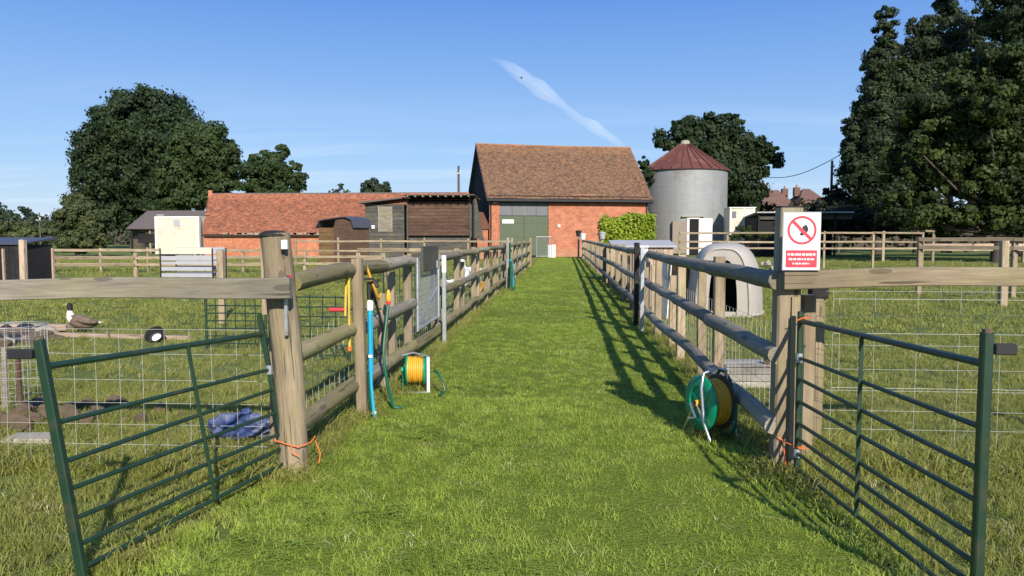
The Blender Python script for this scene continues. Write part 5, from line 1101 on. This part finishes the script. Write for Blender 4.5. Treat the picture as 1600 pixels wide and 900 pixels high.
# rubber bowl
g0 = at(245, 535, 11.3); t = thing('rubber_bowl', 'black rubber feed bowl tipped up showing something white inside', 'bowl', (g0.x, 11.3, .06))
mxr = Matrix.Rotation(R(48), 4, 'X'); MB().lathe([(.06, 0), (.11, .01), (.135, .09), (.145, .10), (.15, .09), (.125, .0), (.06, -.02), (0, -.02)], 24).done('bowl', M['black'], t, mxr, smooth=True); MB().lathe([(.0, .03), (.05, .025), (.07, .012)], 14, c=(.01, -.01, .01)).done('feed', M['white'], t, mxr)
# blue bag
def bag():
    b = MB(); bmesh.ops.create_icosphere(b.b, subdivisions=4, radius=1)
    rr = random.Random(5); ph = [(rr.uniform(-6, 6), rr.uniform(-6, 6), rr.uniform(-6, 6), rr.uniform(0, 6)) for _ in range(14)]
    for v in b.b.verts:
        n = v.co.copy(); d = sum(abs(math.sin(n.x * p[0] + n.y * p[1] + n.z * p[2] + p[3])) for p in ph) / 14 - .6
        v.co = Vector((n.x * .24, n.y * .14, n.z * .11 + .06)) * (1 + d * 1.3); v.co.z = max(v.co.z, 0)
    for f in b.b.faces: f.smooth = False
    g0 = gr(368, 688); o = b.done('feed_bag', M['royal'], None, Matrix.Translation((g0.x - .02, g0.y + .15, 0))); prop(o, 'crumpled blue plastic bag lying behind the leaning left gate', 'plastic bag')
bag()
# green hurdle
def hurdle(label, x0, x1, y, h, nb):
    t = thing('hurdle', label, 'hurdle', (x0, y, 0)); w_ = x1 - x0
    for x in (0, w_): bar('upright', (x, 0, 0), (x, 0, h), .02, M['green_metal'], t)
    for i in range(nb): bar('bar', (0, 0, .08 + (h - .1) * i / (nb - 1)), (w_, 0, .08 + (h - .1) * i / (nb - 1)), .010, M['green_metal'], t, 6)
    for x in np.linspace(0, w_, 7)[1:-1]: bar('brace', (x, -.012, .08), (x, -.012, h), .008, M['green_metal'], t, 6)
    return t
hurdle('low dark green hurdle just left of the leaning left gatepost', at(322, 500, 10.6).x, at(415, 500, 10.6).x, 10.6, .86, 8)
hurdle('dark green hurdle seen through the fence right of the left gatepost', at(425, 500, 9.6).x, at(545, 500, 9.6).x, 9.6, .85, 7)
hurdle('dark green hurdle behind the round post and green hose', at(600, 500, 14.2).x, at(650, 500, 14.2).x, 14.2, 1.15, 5)
bpy.context.view_layer.update()

# ducks
def duck(label, loc_, rz, s, body, head, breast, sit=False, cat='duck'):
    t = thing('duck', label, cat, loc_, rz)
    # body runs from tail (-x) to breast (+x)
    prof = [(-.30, .02, .20), (-.24, .05, .185), (-.16, .085, .16), (-.06, .115, .15), (.05, .125, .15), (.13, .105, .165), (.19, .075, .20), (.215, .055, .25), (.222, .042, .30), (.23, .045, .35), (.245, .050, .385), (.275, .030, .40), (.285, .012, .40)]
    V = []; n = 14; leg = .0 if not sit else -.05
    pts = [Vector((x, 0, z + leg)) for x, r_, z in prof]
    mb = MB(); mb.tube([p * s for p in pts], [r_ * s for _, r_, _ in prof], n)
    o = mb.done('body', body, t, smooth=True); o.data.materials.append(head); o.data.materials.append(breast)
    for f in o.data.polygons:
        c = f.center / s
        if c.z > .315 + leg: f.material_index = 1
        elif c.x > .135 and c.z > .10 + leg: f.material_index = 2
    MB().prism([(.275 * s, (.375 + leg) * s), (.345 * s, (.372 + leg) * s), (.35 * s, (.385 + leg) * s), (.29 * s, (.412 + leg) * s)], 'y', -.016 * s, .016 * s).done('bill', M['d_bill'], t)
    for q in (-1, 1):
        wv, n2 = [], 10
        for i in range(n2): a = i / (n2 - 1); wv += [(-.30 * s + .42 * s * a, q * (.045 + .085 * math.sin(PI * min(1, a * 1.05))) * s, (.245 - .02 * math.sin(a * 3) + leg) * s), (-.27 * s + .38 * s * a, q * (.05 + .087 * math.sin(PI * min(1, a * 1.05))) * s, (.16 + leg + .02 * (1 - a)) * s)]
        pydata('wing', wv, [(2 * i, 2 * i + 1, 2 * i + 3, 2 * i + 2) for i in range(n2 - 1)], body, t, smooth=True).modifiers.new('thick', 'SOLIDIFY').thickness = .018 * s
        MB().lathe([(.0, -.002), (.008, 0), (0, .003)], 8, 'y', (.262 * s, q * .038 * s, (.395 + leg) * s)).done('eye', M['black'], t)
        MB().tube([(.01 * s, q * .04 * s, (.08) * s), (.02 * s, q * .04 * s, .01 * s)], .009 * s, 6).done('leg', M['d_bill'], t); MB().prism([(0, -.002), (.08 * s, -.03 * s), (.085 * s, .03 * s), (0, .002)], 'z', 0, .008).done('foot', M['d_bill'], t, Matrix.Translation((.02 * s, q * .04 * s, .0)))
    MB().prism([(-.36 * s, (.235 + leg) * s), (-.22 * s, (.16 + leg) * s), (-.20 * s, (.215 + leg) * s)], 'y', -.035 * s, .035 * s).done('tail', breast, t)
    return t
g0 = gr(124, 519) + Vector((0, 0, .03)); dk = duck('brown duck with dark head and white breast standing on the left grass', g0, PI + .1, .98, M['d_brown'], M['d_dark'], M['d_white']); dk.rotation_euler = (0, -.24, PI + .1)
g0 = at(737, 432, 24); duck('white goose seen between the rails far up the left fence', (g0.x, 24, .25), 2.6, 1.5, M['white'], M['white'], M['white'], cat='goose')
g0 = at(710, 432, 22); duck('white goose further left of the other, by the left fence rails', (g0.x, 22.5, .0), .6, 1.4, M['white'], M['white'], M['white'], cat='goose')
t = thing('timber_platform', 'low tan board platform under the far white goose', 'platform', (at(737, 432, 24).x, 24, 0)); MB().box(-.5, .45, -.4, .4, .19, .245).done('top', M['tan'], t)
for x in (-.45, .35): MB().box(x, x + .08, -.35, .35, 0, .189).done('bearer', M['grey_wood'], t)
g0 = at(752, 452, 21); t = thing('yellow_bucket', 'yellow bucket on the grass behind the far left fence rails', 'bucket', (g0.x, 21.5, 0)); MB().lathe([(0, 0.005), (.13, 0), (.17, .32), (.18, .33), (.16, .32), (.12, .02)], 16).done('bucket', M['yellow'], t, smooth=True); MB().tube([(.17 * math.cos(a), 0, .33 + .14 * math.sin(a)) for a in np.linspace(0, PI, 9)], .006, 5).done('handle', M['galv'], t)

# ------------------------------------------------------------------ right paddock contents
# calf igloo
def igloo():
    gy = 16.2; c = at(1131, 490, gy); t = thing('calf_igloo', 'pale domed calf hutch with dark arched doorway beyond the right fence', 'calf hutch', (c.x, gy, 0), R(-14)); n = 20
    def arch(w_, h, y, k=1.0):                 # outline of an arch: straight legs then round head
        pts = []
        for i in range(n + 1):
            a = PI * i / n; x = -w_ / 2 * math.cos(a) if True else 0; z = h * (1 - abs(math.cos(a)) ** 2.6) ** .5 if 0 else 0
            x = -w_ / 2 * math.copysign(abs(math.cos(a)) ** .62, math.cos(a)); z = h * abs(math.sin(a)) ** .80
            pts.append((x, y, z))
        return pts
    rings = [arch(1.02, 1.36, -.66), arch(1.14, 1.40, -.60), arch(1.36, 1.46, -.25), arch(1.54, 1.48, .15), arch(1.48, 1.38, .5), arch(1.18, 1.12, .78), arch(.6, .7, .95), arch(.05, .1, 1.0)]
    vs, fs = [], []
    for r_ in rings: vs += r_
    for i in range(len(rings) - 1):
        for k in range(n): a = i * (n + 1) + k; fs.append((a, a + 1, a + n + 2, a + n + 1))
    o = pydata('shell', vs, fs, M['igloo'], t, smooth=True)
    out_, inn = arch(1.02, 1.36, -.66), [(x - .0, y, z) for x, y, z in arch(.56, 1.14, -.66)]
    vs = out_ + inn + [(x, y + .1, z) for x, y, z in inn]; m = n + 1; fs = []
    for k in range(n): fs += [(k, k + 1, m + k + 1, m + k), (m + k, m + k + 1, 2 * m + k + 1, 2 * m + k)]
    pydata('front', vs, fs, M['igloo'], t)
    MB().tube([(x * 1.01, -.665, z * 1.005) for x, _, z in out_], .022, 6).done('rim', M['igloo'], t, smooth=True)
    MB().tube([(-.80, -.2, .035), (-.78, .3, .035), (-.5, .75, .035), (0, .99, .035), (.5, .75, .035), (.78, .3, .035), (.73, -.2, .035), (.54, -.62, .035)], .035, 8).done('skirt', M['igloo'], t, smooth=True)
    vs = [(x * .96, -.45, z * .97) for x, _, z in arch(1.2, 1.3, 0)]; vs = vs + [(x * .9, .45, z * .9) for x, _, z in vs]; m = n + 1
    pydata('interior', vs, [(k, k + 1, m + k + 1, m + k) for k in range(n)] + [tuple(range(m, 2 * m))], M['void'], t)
    b = MB().box(-.33, .33, -.62, -.56, 0.0, .10).done('sill', M['igloo'], t)
igloo()
# wooden crate near the right fence
g0 = gr(1168, 609); t = thing('low_crate', 'low silvery timber box on the grass behind the right gatepost', 'box', (g0.x + .05, g0.y + .22, 0), R(4))
for k in range(3): z = .012 + k * .075; MB().box(-.26, .26, -.2, -.175, z, z + .068).done('board', M['grey_wood'], t); MB().box(-.285, -.261, -.2, .2, z, z + .068).done('board', M['grey_wood'], t); MB().box(.261, .285, -.2, .2, z, z + .068).done('board', M['grey_wood'], t); MB().box(-.26, .26, .175, .2, z, z + .068).done('board', M['grey_wood'], t)
for k in range(4): MB().box(-.29, .29, -.205 + k * .104, -.205 + k * .104 + .096, .24, .258).done('lid_board', M['grey_wood'], t)
t = thing('tin_can', 'dark tin standing on the low silvery box', 'tin', (g0.x + .22, g0.y + .1, .259)); MB().lathe([(0, 0), (.035, 0), (.035, .07), (.03, .07), (.03, .06), (0, .06)], 14).done('can', M['brownhose'], t, smooth=True); MB().lathe([(.036, .068), (.038, .072), (.034, .074)], 14).done('rim', M['galv'], t)
# ark coop
t = thing('ark_coop', 'small triangular wooden coop behind the right fence left of the calf hutch', 'coop', (2.55, 17.2, 0), R(10))
MB().prism([(-.42, .05), (.42, .05), (0, .95)], 'y', -.5, -.47).done('end_panel', M['gold_board'], t); MB().prism([(-.42, .05), (.42, .05), (0, .95)], 'y', .47, .5).done('end_panel', M['gold_board'], t)
for s in (-1, 1):
    for k in range(6): a, b_ = k / 6, (k + 1) / 6 - .01; q = lambda f, o=0: (s * (.46 * (1 - f) + o), .05 + .93 * f); MB().prism([q(a), q(b_), q(b_, .025), q(a, .025)], 'y', -.55, .55).done('board', M['tan'] if s > 0 else M['gold_board'], t)
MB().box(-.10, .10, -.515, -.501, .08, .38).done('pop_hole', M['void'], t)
# flat roofed duck house
Y0 = 27; p, q = at(960, 380, Y0), at(1052, 380, Y0); t = thing('duck_house', 'low duck house with flat grey roof beyond the right fence', 'duck house', (p.x, Y0, 0)); wd = q.x - p.x; z1 = at(1000, 385, Y0).z
board_wall(t, 0, wd, 0, .1, z1 - .03, 12, M['pink_wood'], .025, True); MB().box(.01, wd - .01, .001, 1.6, .1, z1 - .04).done('body', M['pink_wood'], t); MB().prism([(-.15, z1 - .03), (1.8, z1 + .16), (1.8, z1 + .21), (-.15, z1 + .03)], 'x', -.1, wd + .12).done('roof', M['felt'], t)
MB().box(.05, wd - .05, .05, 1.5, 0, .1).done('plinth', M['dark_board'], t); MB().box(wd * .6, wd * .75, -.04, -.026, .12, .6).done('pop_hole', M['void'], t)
# white chest and panels beyond fence
t = thing('white_sheet', 'pale upright sheet leaning in the pen beyond the white post', 'sheet', (1.98, 14.9, 0), .1); MB().box(0, .02, 0, .9, .02, 1.25, .004).done('sheet', M['white'], t, Matrix.Rotation(R(4), 4, 'Y')); MB().box(.03, .07, .1, .15, 0, 1.1).done('prop', M['tan'], t)
# pots on far end posts
for lab, px, py, Y0, m_ in (('white pot on the last post of the right path fence', 911, 371, 56.5, M['white']), ('black pot beside the white one at the end of the right path fence', 904, 366, 57.5, M['black']), ('pale grey pot on a post left of the bright green hedge', 941, 370, 50, M['felt'])):
    c = at(px, py + 4, Y0); ps = thing('end_post', 'short post carrying the %s pot at the far end' % lab.split(' pot')[0], 'post', (c.x, Y0, 0)); beam('post', (0, 0, -.05), (0, 0, c.z), .14, .14, M['grey_wood'], ps); MB().box(-.12, .12, -.12, .12, c.z + .002, c.z + .03).done('cap', M['grey_wood'], ps)
    t = thing('plant_pot', lab, 'pot', (c.x, Y0, c.z + .031)); MB().lathe([(0, .01), (.16, 0), (.22, .38), (.24, .38), (.24, .44), (.2, .44), (.17, .3)], 16).done('pot', m_, t, smooth=True); MB().lathe([(.0, .36), (.19, .35)], 12).done('soil', M['mud'], t)
# right paddock fences
Y0 = 40; zz_ = [at(1200, y, Y0).z for y in (364, 378, 388)]
paddock_fence('pale three rail fence in front of silo and dark shelter', (at(1062, 370, Y0).x, Y0, 0), (at(1442, 370, Y0).x, Y0, 0), zz_, at(1200, 362, Y0).z, 2.45, M['tan'], (.05, .09))
zz_ = [at(1500, y, 20.5).z for y in (374, 388)]
paddock_fence('nearer two rail fence across the right edge under the great tree', (at(1438, 370, 22).x, 22, 0), (at(1760, 370, 19).x, 19, 0), zz_, at(1500, 371, 21).z, 2.6, M['tan'], (.045, .10), .12, True)
t = thing('paddock_post', 'stout post standing in the grass near the right edge', 'post', (at(1569, 400, 18.6).x, 18.6, 0)); beam('post', (0, 0, -.05), (0, 0, at(1569, 376, 18.6).z), .16, .16, M['tan'], t); beam('batten', (.11, .02, .7), (.08, .02, 1.1), .05, .06, M['grey_wood'], t)
t = thing('paddock_fence', 'low far rail with posts in the shade under the great tree', 'fence', (at(1300, 380, 50).x, 50, 0))
for px in (1458, 1380, 1600): x = at(px, 380, 50).x - t.location.x; beam('post', (x, 0, -.05), (x, 0, at(px, 361, 50).z), .16, .16, M['tan'], t)
x0, x1 = at(1422, 361, 50).x - t.location.x, at(1461, 361, 50).x - t.location.x; beam('rail', (x0, -.1, at(1440, 361, 50).z), (x1, -.1, at(1440, 361, 50).z), .05, .12, M['tan'], t)
for k, (a, c) in enumerate(((1440, 1520), (1520, 1620))): beam('rail', (at(a, 384, 50).x - t.location.x, -.1, .95), (at(c, 384, 50).x - t.location.x - .02, -.1, .95), .05, .45, M['pink_wood'], t)
t = thing('log_pile', 'heap of pale stones at the foot of the fence right of the calf hutch', 'stone heap', (at(1185, 395, 36).x, 36, 0))
for i in range(16):
    s = random.uniform(.10, .22); b = MB(); bmesh.ops.create_icosphere(b.b, subdivisions=1, radius=s)
    for v in b.b.verts: v.co *= random.uniform(.8, 1.25)
    b.done('stone', M['stone'], t, Matrix.Translation((random.uniform(-.9, 1.0), random.uniform(-.3, .3), s * .8 + (.25 if i % 3 == 0 else 0))))
t.name = 'stone_heap'
# bird in the sky
c = at(815, 122, 60); t = thing('bird', 'tiny dark bird high in the sky against the vapour trail', 'bird', c); t.scale = (.6, .6, .6)
MB().tube([(-.22, 0, 0), (-.08, 0, .01), (.1, 0, .02), (.2, 0, .02)], [.02, .055, .05, .015], 8).done('body', M['black'], t, smooth=True)
for q in (-1, 1): pydata('wing', [(.08, 0, .03), (-.08, 0, .03), (-.12, q * .3, .10), (.02, q * .28, .12), (-.1, q * .45, .05)], [(0, 1, 2, 3), (3, 2, 4)], M['black'], t).modifiers.new('thick', 'SOLIDIFY').thickness = .01
